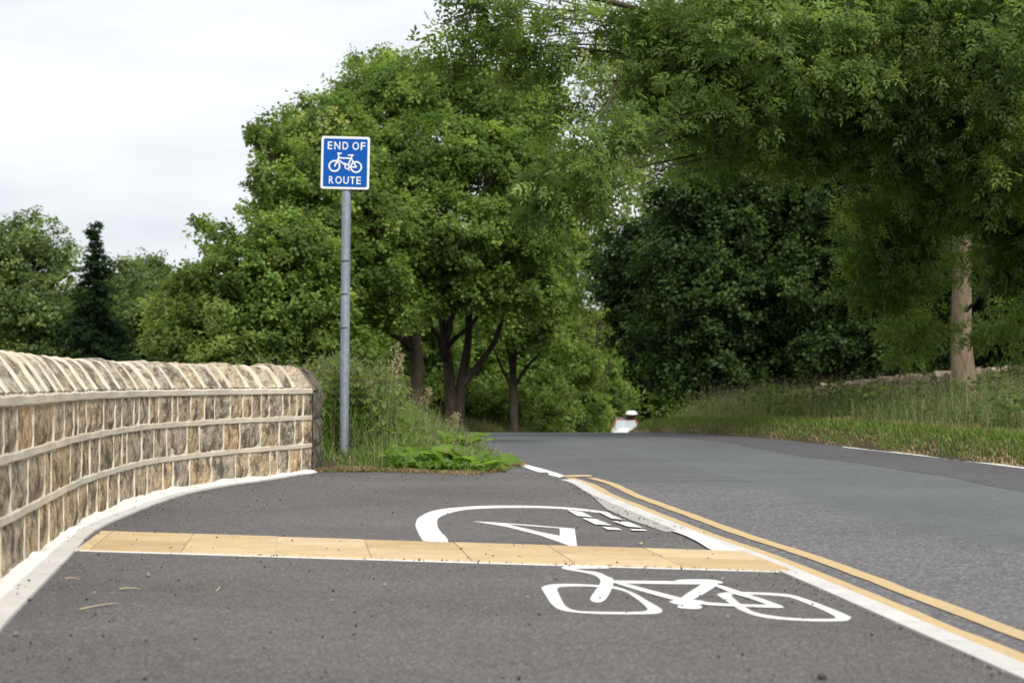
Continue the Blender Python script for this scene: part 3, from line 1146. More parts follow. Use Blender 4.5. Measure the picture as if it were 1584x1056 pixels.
# ---- the roadside trees behind the sign
loc = gl(700, 40)
make_tree('broadleaf_tree', "tall broadleaf tree on twin dark trunks in the middle, behind the blue sign", loc, None,
          lobes_px(loc, [(620, 150, 40, 0.82), (700, 150, 40.5, 0.82), (780, 180, 40, 0.77), (560, 160, 41, 0.69), (660, 240, 38.6, 0.95), (740, 260, 38.8, 0.95), (820, 270, 40, 0.82), (600, 260, 38.8, 0.86),
                         (580, 118, 42, 0.52), (650, 115, 42, 0.52), (690, 360, 38, 0.90), (780, 360, 38.6, 0.86), (840, 380, 40, 0.69), (620, 360, 38.5, 0.86), (720, 440, 38.6, 0.77, .6), (800, 450, 39, 0.77, .6), (640, 450, 38.6, 0.73, .6)]),
          11, LEAF, .085, .33, 125, .36, inner=.12, trunks=[[(.0, 0, -.3, .19), (-.02, 0, .5, .14), (-.12, 0, 1.4, .11), (-.22, .1, 2.4, .08), (-.3, .1, 4.2, .05)],
                                               [(.12, .02, -.3, .16), (.14, .0, .5, .12), (.2, 0, 1.3, .10), (.34, .1, 2.3, .075), (.4, .2, 4.2, .04)],
                                               [(.2, -.02, 1.0, .08), (.45, -.1, 1.35, .07), (.9, -.2, 2.0, .055), (1.15, -.25, 2.9, .05)]], **G_L)
loc = gl(645, 38)
make_tree('broadleaf_tree', "broadleaf tree with one straight dark trunk just beside the sign pole", loc, [(0, 0, -.3, .19), (-.02, 0, .8, .155), (-.08, 0, 2, .12), (-.4, .1, 3.2, .08), (-.7, .1, 4.6, .04)],
          lobes_px(loc, [(500, 200, 38, 0.77), (460, 235, 38, 0.52), (425, 210, 38.5, 0.30), (465, 178, 39, 0.24), (520, 280, 37, 0.86), (450, 310, 37, 0.65), (570, 340, 36.8, 0.82), (490, 380, 36.6, 0.82), (560, 430, 36.6, 0.77, .7), (610, 480, 37, 0.60, .6), (500, 470, 36.8, 0.69, .7)]),
          12, LEAF, .085, .33, 125, .36, inner=.12, **G_L)
loc = gl(400, 36)
make_tree('broadleaf_tree', "rounded broadleaf tree with sky on its outer side, rising behind the stone wall", loc, [(0, 0, -.4, .17), (0, 0, 1, .13), (.05, 0, 2.4, .09), (.05, .1, 4.2, .04)],
          lobes_px(loc, [(418, 225, 36, 0.29), (425, 285, 36, 0.43), (415, 345, 36, 0.52), (440, 400, 35.4, .9), (385, 430, 35.2, .7), (470, 490, 35.2, .8), (400, 520, 35, .85), (338, 368, 36, 0.24), (318, 355, 36.4, 0.14), (350, 415, 36, 0.34), (400, 205, 36.5, 0.13), (520, 540, 35.4, .6, .6)]),
          13, LEAF, .082, .28, 112, .33, inner=.12, **G_L)
loc = gl(300, 35)
make_tree('bushy_tree', "short bright bushy tree peeping over the coping, beside the taller rounded one", loc, [(0, 0, -.5, .12), (0, 0, .8, .09), (0, .1, 2.2, .04)],
          lobes_px(loc, [(300, 445, 35, .4), (262, 490, 35, .34), (310, 520, 34.6, .65), (268, 540, 34.6, .4), (340, 480, 35, .5), (345, 560, 34.4, .6), (243, 482, 35.3, .12)]),
          14, LEAFN, .10, .26, 90, .32, base=(.095, .15, .036), tip=(.245, .305, .09))
loc = gl(795, 47)
make_tree('broadleaf_tree', "slender broadleaf tree with a thin forked trunk beyond the twin trunked tree", loc, [(0, 0, -.3, .13), (.0, 0, 1.2, .10), (0, 0, 2.0, .08), (.1, .1, 4, .05), (.1, .1, 6, .03)],
          lobes_px(loc, [(810, 160, 47, 0.86), (770, 230, 47, 0.95), (840, 260, 47, 0.86), (820, 350, 46.6, 0.95), (790, 430, 46, 0.86), (850, 430, 46.4, 0.77), (815, 500, 46, 0.69, .6), (765, 490, 46, 0.60, .6), (740, 150, 48, 0.60)]),
          15, LEAF, .11, .45, 105, .48, extra=[[(0, 0, 1.2, .05), (.3, 0, 1.7, .045), (.65, .1, 2.1, .035), (1.1, .1, 2.9, .02)], [(0, 0, 1.2, .05), (-.25, 0, 1.6, .04), (-.5, 0, 2.2, .02)]], base=(.088, .15, .034), tip=(.25, .34, .09))

# ---- filler wood behind: one bushy template per tint, then copies
loc = gl(560, 56)
bush_a = make_tree('bushy_tree', "dense bushy tree in the shade behind the pole, low in the wood", loc, [(0, 0, -.3, .14), (0, 0, 1.5, .1), (0, 0, 4.2, .04)],
                   [((0, 0, 1.0), (1.6, 1.4, 1.0)), ((-.9, -.2, 2.0), (1.2, 1.2, 1.0)), ((.9, -.1, 2.2), (1.2, 1.2, 1.0)), ((0, 0, 3.2), (1.4, 1.4, 1.1)), ((-.4, 0, 4.4), (1.0, 1.0, .9)), ((.5, .2, 4.1), (.9, .9, .8)), ((1.5, 0, .9), (.8, .8, .7)), ((-1.5, 0, .8), (.8, .8, .7))],
                   21, LEAF, .12, .5, 100, .55, **G_L)
copy_thing(bush_a, 'bushy_tree', "dense bushy tree filling the gap between the two dark trunks", gl(690, 58), 1.3, (1, 1, 1.0))
copy_thing(bush_a, 'bushy_tree', "dense bushy tree behind the thin forked trunk", gl(775, 60), 2.6, (1, 1, 1.1))
copy_thing(bush_a, 'bushy_tree', "dense bushy tree between the single trunk and the wall's dark end", gl(615, 50), 3.7, (.9, .9, .8))
copy_thing(bush_a, 'bushy_tree', "dense bushy tree directly behind the wall's dark end", gl(480, 47), 5.0, (1.1, 1.1, .75))
loc = gl(850, 66)
bush_y = make_tree('bright_shrub', "bright yellow green shrub tree catching light in the gap above the lane", loc, [(0, 0, -.3, .10), (0, 0, 1.5, .07), (0, 0, 3.4, .03)],
                   [((0, 0, 1.2), (1.2, 1.0, 1.0)), ((-.8, 0, 2.2), (.9, .9, .7)), ((.7, 0, 2.4), (.9, .9, .7)), ((0, 0, 3.2), (1.0, 1.0, .8)), ((.3, 0, 4.0), (.6, .6, .6))],
                   22, LEAF, .12, .42, 90, .5, **G_Y)
copy_thing(bush_y, 'bright_shrub', "bright yellow green shrub low behind the slender forked tree", gl(800, 72), 2.0, (1.1, 1.1, .8))


def hedge_bush(name, label, px, D, w, h, seed, pal, tm=LEAFN, group=None):
    loc = gl(px, D)
    return make_tree(name, label, loc, [(0, 0, -.2, .05), (0, 0, h * .5, .03)], [((0, 0, h * .42), (w, w * .8, h * .42)), ((-w * .5, -.1, h * .62), (w * .55, w * .5, h * .3)), ((w * .5, 0, h * .66), (w * .55, w * .5, h * .3))],
                     seed, tm, .10, .30, 80, .36, limb_r=.02, cat='shrub', group=group, **pal)


hedge_bush('roadside_shrub', "sunlit yellow green shrub at the lane's far bend, left of the next green one", 838, 62, .85, 1.95, 31, dict(base=(.15, .20, .05), tip=(.30, .36, .11)))
hedge_bush('roadside_shrub', "mid green shrub at the far bend beside the sunlit one", 895, 66, .75, 1.9, 32, dict(base=(.09, .16, .04), tip=(.19, .27, .07)))
hedge_bush('roadside_shrub', "small pale shrub between the far green shrub and the approaching car", 918, 84, .7, 2.2, 33, dict(base=(.11, .17, .04), tip=(.24, .29, .08)))
hedge_bush('roadside_shrub', "dim green shrub at the foot of the twin trunks", 770, 50, .8, 1.2, 34, G_L)
hedge_bush('roadside_shrub', "dim green shrub beside the slender forked trunk's foot", 820, 54, .8, 1.3, 35, G_L)

# ---- twisted tree
loc = gl(905, 78)
tw_tree = make_tree('twisted_tree', "small gnarled thorn tree with bare twisting limbs above the far bend", loc, [(0, 0, -.4, .22), (.05, 0, 1.2, .20), (.25, 0, 2.2, .16), (.5, 0, 3.4, .10), (.6, 0, 5, .04)],
                    lobes_px(loc, [(880, 560, 76, .9, .4, .6), (900, 590, 75, .9, .4, .9), (915, 545, 76, .8, .4, .5), (940, 530, 76, .8, .5, .5), (880, 530, 76, .7, .4, .5), (925, 500, 77, .9, .5, .5), (890, 500, 77, .7, .5, .5)]),
                    41, LEAFN, .12, .45, 40, .6, limb_r=.10, bark=M_BARK, twig=.95,
                    extra=[[(.1, 0, 1.5, .12), (-.5, 0, 2.0, .09), (-.9, 0, 2.7, .06), (-1.3, 0, 2.6, .04)], [(.3, 0, 2.4, .1), (-.3, 0, 3.0, .07), (-.7, 0, 3.9, .04)], [(.3, 0, 2.2, .1), (.8, 0, 2.7, .07), (1.0, 0, 3.4, .04)]],
                    base=(.06, .09, .02), tip=(.14, .18, .04))

# ---- tall bright trees beyond the lane
loc = (3.2, 106.0, float(ground_z(3.2, 106)))
tall = make_tree('tall_tree', "tall pale green tree far beyond the lane with sky showing through its crown", loc, [(0, 0, -.5, .3), (0, 0, 4, .24), (.2, 0, 10, .16), (.2, 0, 17, .06)],
                 lobes_px(loc, [(930, 170, 106, 1.9, .8, .7), (960, 230, 106, 1.8, .7, .6), (890, 290, 105, 2.2, .7, .8), (960, 310, 105, 1.8, .6, .5), (930, 390, 105, 2.0, .7, .7), (870, 400, 105, 2.0), (985, 390, 105, 1.2, .8, .5), (940, 100, 107, 1.4, .7, .6), (940, 470, 105, 1.8), (860, 480, 105, 1.6), (1000, 460, 105, 1.6), (1000, 240, 107, 1.8, .8, .8), (1020, 330, 107, 2.0, .8, .9), (1000, 150, 108, 1.6, .8, .7)]),
                 42, LEAF, .20, .8, 80, 1.0, inner=.05, **G_Y)
copy_thing(tall, 'tall_tree', "tall pale tree farther off, seen in the gaps under the ash boughs", (21.5, 128.0, -3.4), 1.9, (1.1, 1.1, 1.0))
for px, D_, lb in ((930, 150, "dense bushy tree closing the lane's far end behind the approaching car"), (1015, 148, "dense bushy tree just right of the approaching car, far behind it"), (880, 140, "dense bushy tree far behind the gnarled thorn tree"), (970, 165, "dense bushy tree farthest along the lane, straight above the approaching car")):
    copy_thing(bush_a, 'bushy_tree', lb, (*at(px, D_), -4.2), px, (2.2, 2.2, 1.9))

# ---- dark evergreens along the far wall
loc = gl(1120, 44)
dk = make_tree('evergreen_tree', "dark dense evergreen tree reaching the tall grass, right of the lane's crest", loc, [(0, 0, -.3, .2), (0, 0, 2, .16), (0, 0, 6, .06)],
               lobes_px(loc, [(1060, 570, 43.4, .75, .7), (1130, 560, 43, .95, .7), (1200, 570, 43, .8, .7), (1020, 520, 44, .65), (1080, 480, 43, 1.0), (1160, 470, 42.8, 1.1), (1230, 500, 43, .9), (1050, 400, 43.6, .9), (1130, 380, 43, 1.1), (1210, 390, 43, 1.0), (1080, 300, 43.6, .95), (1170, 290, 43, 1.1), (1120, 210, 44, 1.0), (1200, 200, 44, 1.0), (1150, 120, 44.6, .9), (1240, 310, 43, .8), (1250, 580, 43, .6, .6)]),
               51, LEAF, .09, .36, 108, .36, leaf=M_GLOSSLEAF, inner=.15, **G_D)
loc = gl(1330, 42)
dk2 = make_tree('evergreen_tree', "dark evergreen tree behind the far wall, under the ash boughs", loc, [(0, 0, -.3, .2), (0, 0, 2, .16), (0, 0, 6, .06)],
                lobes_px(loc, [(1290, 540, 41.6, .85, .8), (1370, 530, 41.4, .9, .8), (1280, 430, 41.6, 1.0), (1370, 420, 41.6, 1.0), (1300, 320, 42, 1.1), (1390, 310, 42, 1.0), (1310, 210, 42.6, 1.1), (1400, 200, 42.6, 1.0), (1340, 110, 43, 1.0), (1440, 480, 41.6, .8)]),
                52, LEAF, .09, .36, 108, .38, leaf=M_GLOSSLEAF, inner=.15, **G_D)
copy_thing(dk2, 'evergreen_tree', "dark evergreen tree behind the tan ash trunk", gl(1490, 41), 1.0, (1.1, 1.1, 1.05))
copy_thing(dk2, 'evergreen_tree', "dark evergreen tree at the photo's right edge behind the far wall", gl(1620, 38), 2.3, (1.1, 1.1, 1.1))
for px, D_, lb in ((1200, 62, "bushy tree glimpsed low behind the dark evergreen at the crest"), (1330, 60, "bushy tree glimpsed low behind the evergreen under the ash"), (1190, 78, "bushy tree far behind the dark evergreen at the crest"), (1470, 58, "bushy tree glimpsed low behind the tan trunk's evergreen")):
    copy_thing(bush_a, 'bushy_tree', lb, (*at(px, D_), -1.0), px * .7, (1.3, 1.3, 1.1))
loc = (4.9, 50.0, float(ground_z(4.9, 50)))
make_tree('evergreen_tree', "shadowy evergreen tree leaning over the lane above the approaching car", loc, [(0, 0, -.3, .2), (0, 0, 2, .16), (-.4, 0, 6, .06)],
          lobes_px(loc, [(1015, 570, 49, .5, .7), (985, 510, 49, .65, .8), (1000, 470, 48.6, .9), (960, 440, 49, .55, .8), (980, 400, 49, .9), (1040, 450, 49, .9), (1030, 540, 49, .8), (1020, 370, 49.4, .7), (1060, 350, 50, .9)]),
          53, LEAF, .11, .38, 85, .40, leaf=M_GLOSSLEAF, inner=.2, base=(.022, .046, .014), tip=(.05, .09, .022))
copy_thing(dk, 'evergreen_tree', "dark evergreen mass behind the leaning one, above the lane's far end", (9.0, 60.0, float(ground_z(9, 60))), 2.0, (1.2, 1.2, 1.25))

# ---- the big ash overhanging the lane
loc = (at(1490, 31)[0], 31.0, float(ground_z(at(1490, 31)[0], 31)))


def ap(px, py, D, r_): return (*(P(px, py, D) - np.array(loc)), r_)


ash_lobes = lobes_px(loc, [
    (715, 8, 21, .26, .6, .5), (765, 25, 21, .32, .7, .4), (705, 85, 21.5, .22, .9, .5), (740, 80, 21.5, .25, .9, .5), (820, 15, 21.5, .36, .7, .4), (850, 70, 22, .30, .9, .3), (810, 85, 22, .24, .9, .35), (880, 130, 22, .36, .8, .4), (790, 60, 22, .2, .9, .3),
    (930, 40, 23, .45, .8, .5), (985, 110, 23, .6, .7, .5), (950, 215, 20.8, .36, .45, .9), (905, 245, 20.6, .36, .45, 1.2), (870, 280, 20.5, .30, .5, 1.3), (848, 318, 20.5, .22, .5, 1.4), (920, 305, 20.8, .28, .45, 1.0), (1000, 205, 24.5, .42, .45, .5),
    (1070, 265, 25, .42, .5, .4), (1160, 250, 25, .5, .5, .45), (1245, 250, 25.5, .4, .5, .4), (1050, 50, 23, .8, .8, .7), (1080, 150, 23, .75, .7, .7), (1150, 90, 22.5, 1.1), (1180, 200, 23.5, .8, .6), (1250, 60, 23, 1.1), (1260, 170, 24, .9, .7), (1350, 80, 23, 1.1), (1360, 190, 24, .9, .7), (1450, 60, 23, 1.1), (1460, 170, 23.5, 1.0), (1550, 90, 22.5, 1.1), (1570, 220, 23, .9),
    (1465, 265, 25, .72), (1400, 330, 26, .6), (1570, 305, 24.5, .8), (1340, 345, 26.5, .32, .6), (1380, 400, 26.5, .6), (1350, 420, 27, .4), (1430, 340, 26, .40), (1490, 405, 27, .34, .8, .9), (1535, 505, 28.5, .2, .9, .7), (1615, 395, 25, .5), (1390, 462, 27, .36, .8), (1400, 525, 28, .32, 1.2, .7), (1400, 495, 28, .26, .8, .7), (1610, 505, 27, .42, .8), (1590, 560, 28, .28, .7, .5), (1650, 400, 25, .8), (1640, 200, 24, 1.1),
    (1150, -90, 25, 1.2, .8, .5), (1300, -90, 26, 1.4, .8, .6), (1450, -90, 26, 1.4, .8, .6), (1600, -60, 26, 1.4, .8, .6), (1200, -250, 28, 2.0, .8, .2), (1450, -260, 29, 2.0, .8, .2), (1700, -200, 28, 2.0, .8, .2)])
make_tree('ash_tree', "huge ash tree with a tan trunk, its leafy boughs overhanging the lane", loc, [(.05, 0, -.3, .27), (.02, 0, .5, .205), (-.03, 0, 1.1, .175), (-.05, 0, 1.7, .16), (.0, 0, 2.6, .15), (.1, -.1, 4.5, .15), (.2, -.3, 7.5, .10), (.2, -.4, 10, .04)],
          ash_lobes, 61, COMP, .165, .33, 48, .42, inner=.3, flat=.8, bark=M_ASHBARK, limb_r=.028, twig=.45, updir=.4, limb_bark=M_BOUGH, limb_min=3.9,
          extra=[[ap(1480, 330, 30.5, .10), ap(1380, 220, 28, .08), ap(1200, 120, 25, .06), ap(1050, 40, 23.5, .04), ap(930, 0, 22, .03), ap(800, -10, 21, .015)],
                 [ap(1010, 15, 23, .035), ap(975, 60, 22.6, .03), ap(955, 130, 22.4, .022), ap(930, 180, 21.6, .016), ap(885, 270, 20.6, .008)],
                 [ap(1010, 15, 23, .03), ap(985, 90, 22.8, .022), ap(945, 150, 22.6, .014), ap(905, 200, 22.8, .007)],
                 [ap(1480, 360, 30.5, .08), ap(1350, 215, 27, .05), ap(1240, 150, 25.5, .03), ap(1150, 150, 24.5, .02), ap(1060, 195, 24, .012), ap(990, 250, 24, .006)],
                 [ap(1490, 340, 30, .07), ap(1400, 225, 28, .04), ap(1340, 240, 27, .02), ap(1270, 232, 26.6, .012), ap(1225, 262, 26.4, .006)],
                 [ap(1380, 225, 28, .025), ap(1320, 205, 27.2, .016), ap(1265, 214, 26.8, .008)],
                 [ap(1490, 360, 30, .06), ap(1420, 265, 28, .03), ap(1380, 268, 27, .018), ap(1320, 290, 26.8, .010), ap(1290, 275, 26.6, .005)],
                 [ap(1495, 480, 30.6, .04), ap(1500, 475, 30, .03), ap(1530, 445, 29, .02), ap(1584, 415, 27, .012)]], **G_A)

# ---- far wood across the field on the left
FW = dict(base=(.075, .125, .045), tip=(.20, .265, .095))
loc = (at(60, 72)[0], 72.0, -2.4)
fa = make_tree('field_tree', "tallest pale broadleaf tree at the photo's left edge, beyond the wall", loc, [(0, 0, -.3, .2), (0, 0, 2.5, .14), (0, 0, 6.5, .05)],
               lobes_px(loc, [(20, 400, 72, 1.0), (60, 380, 72, .9), (40, 350, 72.6, .45), (88, 410, 72, .75), (20, 470, 71, 1.3), (80, 480, 71, 1.3), (110, 530, 71, 1.0), (40, 550, 71, 1.3), (0, 360, 72.5, .5), (-30, 430, 72, 1.2), (-60, 520, 71, 1.2)]),
               71, LEAF, .14, .5, 85, .6, **FW)
loc = (at(195, 70)[0], 70.0, -2.3)
fb = make_tree('field_tree', "lower broadleaf tree just right of the pointed conifer", loc, [(0, 0, -.3, .16), (0, 0, 2, .11), (0, 0, 5, .04)],
               lobes_px(loc, [(195, 440, 70, .75), (185, 410, 70.5, .35), (220, 490, 69, 1.0), (175, 500, 69, .9), (200, 550, 69, 1.2), (240, 545, 69, .9), (160, 560, 69, .9)]),
               72, LEAF, .14, .5, 85, .6, **FW)
loc = (at(232, 78)[0], 78.0, -2.6)
fc = make_tree('field_tree', "small pointed broadleaf tree standing alone against the sky before the central trees", loc, [(0, 0, -.3, .14), (0, 0, 2, .1), (0, 0, 5, .04)],
               lobes_px(loc, [(232, 405, 78, .55), (235, 440, 78, .85), (260, 470, 77.6, .8), (220, 480, 77.5, .9), (250, 530, 77, 1.1), (275, 440, 78.5, .5)]),
               73, LEAF, .14, .48, 85, .58, **FW)
copy_thing(fb, 'field_tree', "broadleaf tree low behind the short bright bushy tree", (at(300, 80)[0], 80, -2.6), 1.2, (1.1, 1.1, .95))
copy_thing(fa, 'field_tree', "broadleaf tree behind the leftmost field tree, its crown merging with it", (at(-40, 84)[0], 84, -2.8), 2.0, (1.15, 1.15, 1.02))
copy_thing(fa, 'field_tree', "broadleaf tree in the dark gap behind the pointed conifer", (at(130, 86)[0], 86, -2.8), 3.9, (1.1, 1.1, .88))

# conifer: whorls of drooping boughs
loc = (at(146, 67)[0], 67.0, -1.9)
con = empty('conifer_tree', loc); tag(con, "dark pointed conifer rising above the far wood on the left", 'tree')
H = P(146, 344, 67)[2] - loc[2]
mb = MB(); mb.tube([(0, 0, -.3), (0, 0, H * .5), (0, 0, H)], [.16, .09, .012], 8); mb.build('trunk', M_BARK, con, True)
r = np.random.default_rng(74); PP, AA, NN = [], [], []; mb = MB()
for zf in np.linspace(.12, .985, 34):
    L = ((1 - zf) ** .95 * 2.5 + .06) * (1 + .18 * math.sin(zf * 47))
    nb = int(5 + 5 * (1 - zf))
    for q in range(nb):
        a = r.uniform(0, 6.28); l = L * r.uniform(.65, 1.12)
        d = np.array([math.cos(a), math.sin(a), 0]); s = np.array([0, 0, zf * H])
        e = s + d * l + np.array([0, 0, -.28 * l + .06])
        m_ = s + d * l * .5 + np.array([0, 0, -.05 * l])
        bz_ = bez(s, m_, e, 5); mb.tube(bz_, np.linspace(.02, .005, 5), 4, False)
        n = int(80 * l) + 14; t = r.random(n)
        pos = (1 - t)[:, None] ** 2 * s + (2 * t * (1 - t))[:, None] * m_ + (t ** 2)[:, None] * e + r.normal(0, .07, (n, 3)) * np.array([1, 1, .6])
        PP.append(pos); AA.append(nrm(d + r.normal(0, .7, (n, 3)))); NN.append(nrm(np.array([0, 0, 1.]) + r.normal(0, .5, (n, 3))))
tag(mb.build('limbs', M_BARK, con), kind='stuff')
PP = np.vstack(PP); n = len(PP)
cc = np.array([.024, .05, .024]) * (1 + r.normal(0, .25, n))[:, None]
V, F, C = scatter(tmpl_leaf(1, .4), PP, np.vstack(NN), np.vstack(AA), r.uniform(.12, .22, n), np.clip(cc, .006, .1))
tag(link('crown', fast_mesh('crown', V, F, C), M_LEAF, con), kind='stuff')

# ------------------------------------------------------------------ far dry-stone wall behind the right verge
fw = empty('field_wall', (at(1450, 34)[0], 34.0, 0)); tag(fw, "old brown field wall half hidden by tall grass under the ash tree", 'wall')
fw_line = catmull(np.array([(at(1800, 27.5)[0], 27.5), (at(1640, 30.2)[0], 30.2), (at(1500, 33)[0], 33), (at(1390, 35.4)[0], 35.4), (at(1285, 38.2)[0], 38.2), (at(1200, 41)[0], 41)]), 10)
fs = np.concatenate([[0], np.cumsum(np.linalg.norm(np.diff(fw_line, axis=0), axis=1))])


def f_pos(s): return np.array([np.interp(s, fs, fw_line[:, 0]), np.interp(s, fs, fw_line[:, 1])])


ftop = lambda s: float(np.interp(f_pos(s)[1], [27.5, 30.2, 33, 35.4, 38.2, 41], [1.05, .98, .90, .81, .64, .42])) - float(ground_z(*f_pos(s)))
s = .05; rows = 4
core = MB(); CV = []
for q in np.arange(0, fs[-1], .3):
    p = f_pos(q); t = nrm(f_pos(q + .1) - f_pos(q - .1)); n_ = np.array([-t[1], t[0]])
    if n_[1] > 0: n_ = -n_
    for dpt, zz in ((-.03, -.1), (-.03, ftop(q) - .1), (-.4, ftop(q) - .1), (-.4, -.1)):
        z_ = zz + float(ground_z(*p)) * 1.0 if zz > 0 else float(ground_z(*p)) - .15
        c = p + n_ * dpt; CV.append((c[0] - fw.location.x, c[1] - fw.location.y, z_ if zz < 0 else float(ground_z(*p)) + zz - .0))
nq = len(CV) // 4
core.add(CV, [(i * 4 + a, i * 4 + (a + 1) % 4, (i + 1) * 4 + (a + 1) % 4, (i + 1) * 4 + a) for i in range(nq - 1) for a in range(4)])
core.build('wall_core', M_FARWALL, fw)
r = np.random.default_rng(80)


def rough_block(lo, hi, r, jit=.012):
    V = []
    for z in (lo[2], hi[2]):
        for (x, y) in ((lo[0], lo[1]), (hi[0], lo[1]), (hi[0], hi[1]), (lo[0], hi[1])):
            V.append(np.array([x, y, z]) + r.normal(0, jit, 3))
    c = np.mean(V, 0)
    V.append(np.array([(lo[0] + hi[0]) / 2, lo[1] - .015, (lo[2] + hi[2]) / 2]))
    F = [(0, 3, 2, 1), (4, 5, 6, 7), (1, 2, 6, 5), (2, 3, 7, 6), (3, 0, 4, 7), (0, 1, 8), (1, 5, 8), (5, 4, 8), (4, 0, 8)]
    return np.array(V), F


for row in range(rows + 1):
    s = r.uniform(0, .2)
    while s < fs[-1] - .3:
        l = r.uniform(.28, .6) if row < rows else r.uniform(.13, .2)
        p = f_pos(s + l / 2); t = nrm(f_pos(s + l) - f_pos(s)); n_ = np.array([-t[1], t[0]])
        if n_[1] > 0: n_ = -n_
        top = ftop(s) - .16
        if row < rows:
            za, zb = top * row / rows, top * (row + 1) / rows - .012
            V, F = rough_block((-l / 2 + .008, -.02, za), (l / 2 - .008, .1, zb), r)
        else:
            V, F = rough_block((-l / 2 + .006, -.04, top), (l / 2 - .006, .36, top + r.uniform(.13, .2)), r, .018)
        W_ = np.stack([V[:, 0] * t[0] - V[:, 1] * n_[0], V[:, 0] * t[1] - V[:, 1] * n_[1], V[:, 2]], -1)
        o = link('stone' if row < rows else 'coping_stone', py_mesh('stone', W_, F), M_FARWALL, fw)
        o.location = (p[0] - fw.location.x, p[1] - fw.location.y, float(ground_z(*p)))
        s += l

# ------------------------------------------------------------------ grass


def blades(r, pos, h, w, lean, col, curl=.35):
    """tapered bent blades, three triangles each"""
    n = len(pos)
    a = r.uniform(0, 6.283, n); side = np.stack([np.cos(a), np.sin(a), 0 * a], -1)
    b = a + math.pi / 2 + r.normal(0, .4, n); dr = np.stack([np.cos(b), np.sin(b), 0 * b], -1)
    up = np.array([0, 0, 1.0])
    mid = pos + up * (h * .55)[:, None] + dr * (h * lean * .35)[:, None]
    tip = pos + up * (h * (1 - curl * lean))[:, None] + dr * (h * lean)[:, None]
    hw = (w / 2)[:, None] * side
    V = np.stack([pos - hw, pos + hw, mid + hw * .75, mid - hw * .75, tip], 1).reshape(-1, 3)
    o = (np.arange(n) * 5)[:, None]
    F = np.concatenate([o + np.array([0, 1, 2]), o + np.array([0, 2, 3]), o + np.array([3, 2, 4])], 1).reshape(-1, 3)
    return V, F, np.repeat(col, 5, 0)


def seed_heads(r, pos, h, lean, col, grains=14):
    """thin stems that carry loose heads of grain"""
    n = len(pos)
    a = r.uniform(0, 6.283, n); dr = np.stack([np.cos(a), np.sin(a), 0 * a], -1)
    top = pos + np.array([0, 0, 1.]) * h[:, None] + dr * (h * lean)[:, None]
    side = np.stack([-np.sin(a), np.cos(a), 0 * a], -1) * .0022
    V1 = np.stack([pos - side, pos + side, top], 1).reshape(-1, 3)
    F1 = np.arange(n * 3).reshape(-1, 3)
    g = np.repeat(np.arange(n), grains); m = len(g)
    t = r.uniform(.72, 1.03, m)
    c = pos[g] + (top[g] - pos[g]) * t[:, None] + r.normal(0, 1, (m, 3)) * ((.022 * (1.15 - t) * 3) * np.clip(h[g], .3, 1))[:, None] * np.array([1, 1, .5])
    d1 = rnd_dirs(r, m) * .010; d2 = rnd_dirs(r, m) * .004
    V2 = np.stack([c - d1, c + d2, c + d1], 1).reshape(-1, 3)
    F2 = np.arange(m * 3).reshape(-1, 3) + len(V1)
    return np.vstack([V1, V2]), np.vstack([F1, F2]), np.vstack([np.repeat(col, 3, 0), np.repeat(col[g] * 1.1, 3, 0)])


def join(parts):
    V, F, C, o = [], [], [], 0
    for v, f, c in parts:
        V.append(v); F.append(f + o); C.append(c); o += len(v)
    return np.vstack(V), np.vstack(F), np.vstack(C)


def gcol(r, n, a, b, dry=.08, dryc=(.30, .23, .11)):
    c = np.array(a) + (np.array(b) - np.array(a)) * r.random(n)[:, None]
    c = c * (1 + r.normal(0, .15, n))[:, None]
    k = r.random(n) < dry
    c[k] = np.array(dryc) * r.uniform(.6, 1.2, k.sum())[:, None]
    return np.clip(c, .01, .6)


def on_ground(x, y): return np.stack([x, y, ground_z(x, y) - .01], -1)


# right verge: mown lip, then tall grass up to the wall
r = np.random.default_rng(90)
parts = []
n = 38000
y = 13.5 + (48 - 13.5) * r.random(n) ** 1.5
d = .08 + 1.0 * r.random(n) ** .9
pos = on_ground(XR(y) + d + .05 * np.sin(y * 3.1), y)
h = r.uniform(.06, .13, n) * (.8 + .5 * (np.sin(y * 5.3) * np.sin(y * 2.1 + 1) * .5 + .5))
parts.append(blades(r, pos, h, r.uniform(.006, .012, n), r.uniform(.2, .9, n), np.where((d > .72)[:, None], gcol(r, n, (.14, .17, .04), (.24, .25, .08), .3, (.36, .30, .16)), gcol(r, n, (.075, .145, .02), (.155, .23, .042), .08))))
V, F, C = join(parts)
tag(link('mown_grass', fast_mesh('mown_grass', V, F, C), M_GRASS), "bright mown grass lip along the lane's far edge", 'grass', kind='stuff')
parts = []
n = 52000
y = 14 + (52 - 14) * r.random(n) ** 1.45
d = .98 + 4.2 * r.random(n) ** 1.1
pos = on_ground(XR(y) + d, y)
h = r.uniform(.2, .5, n) * (.7 + .3 * smooth(1.0, 1.6, d)) * (1 - .3 * smooth(2.4, 3.6, d))
h *= .75 + .5 * (np.sin(y * 2.3 + d * 3.1) * np.sin(y * .9 - d * 1.7) * .5 + .5) + r.normal(0, .15, n)
parts.append(blades(r, pos, h, r.uniform(.006, .012, n), r.uniform(.1, .7, n), gcol(r, n, (.09, .145, .038), (.18, .225, .08), .25, (.32, .29, .18))))
n = 5200
y = 14 + (50 - 14) * r.random(n) ** 1.3
d = 1.2 + 3.1 * r.random(n)
pos = on_ground(XR(y) + d, y)
parts.append(seed_heads(r, pos, r.uniform(.38, .72, n), r.uniform(.02, .25, n), gcol(r, n, (.24, .22, .13), (.36, .32, .21), 0)))
V, F, C = join(parts)
nw = 420                                                # leafy weeds standing among the grass
y = 15 + 32 * r.random(nw) ** 1.3; d = 1.1 + 3.0 * r.random(nw)
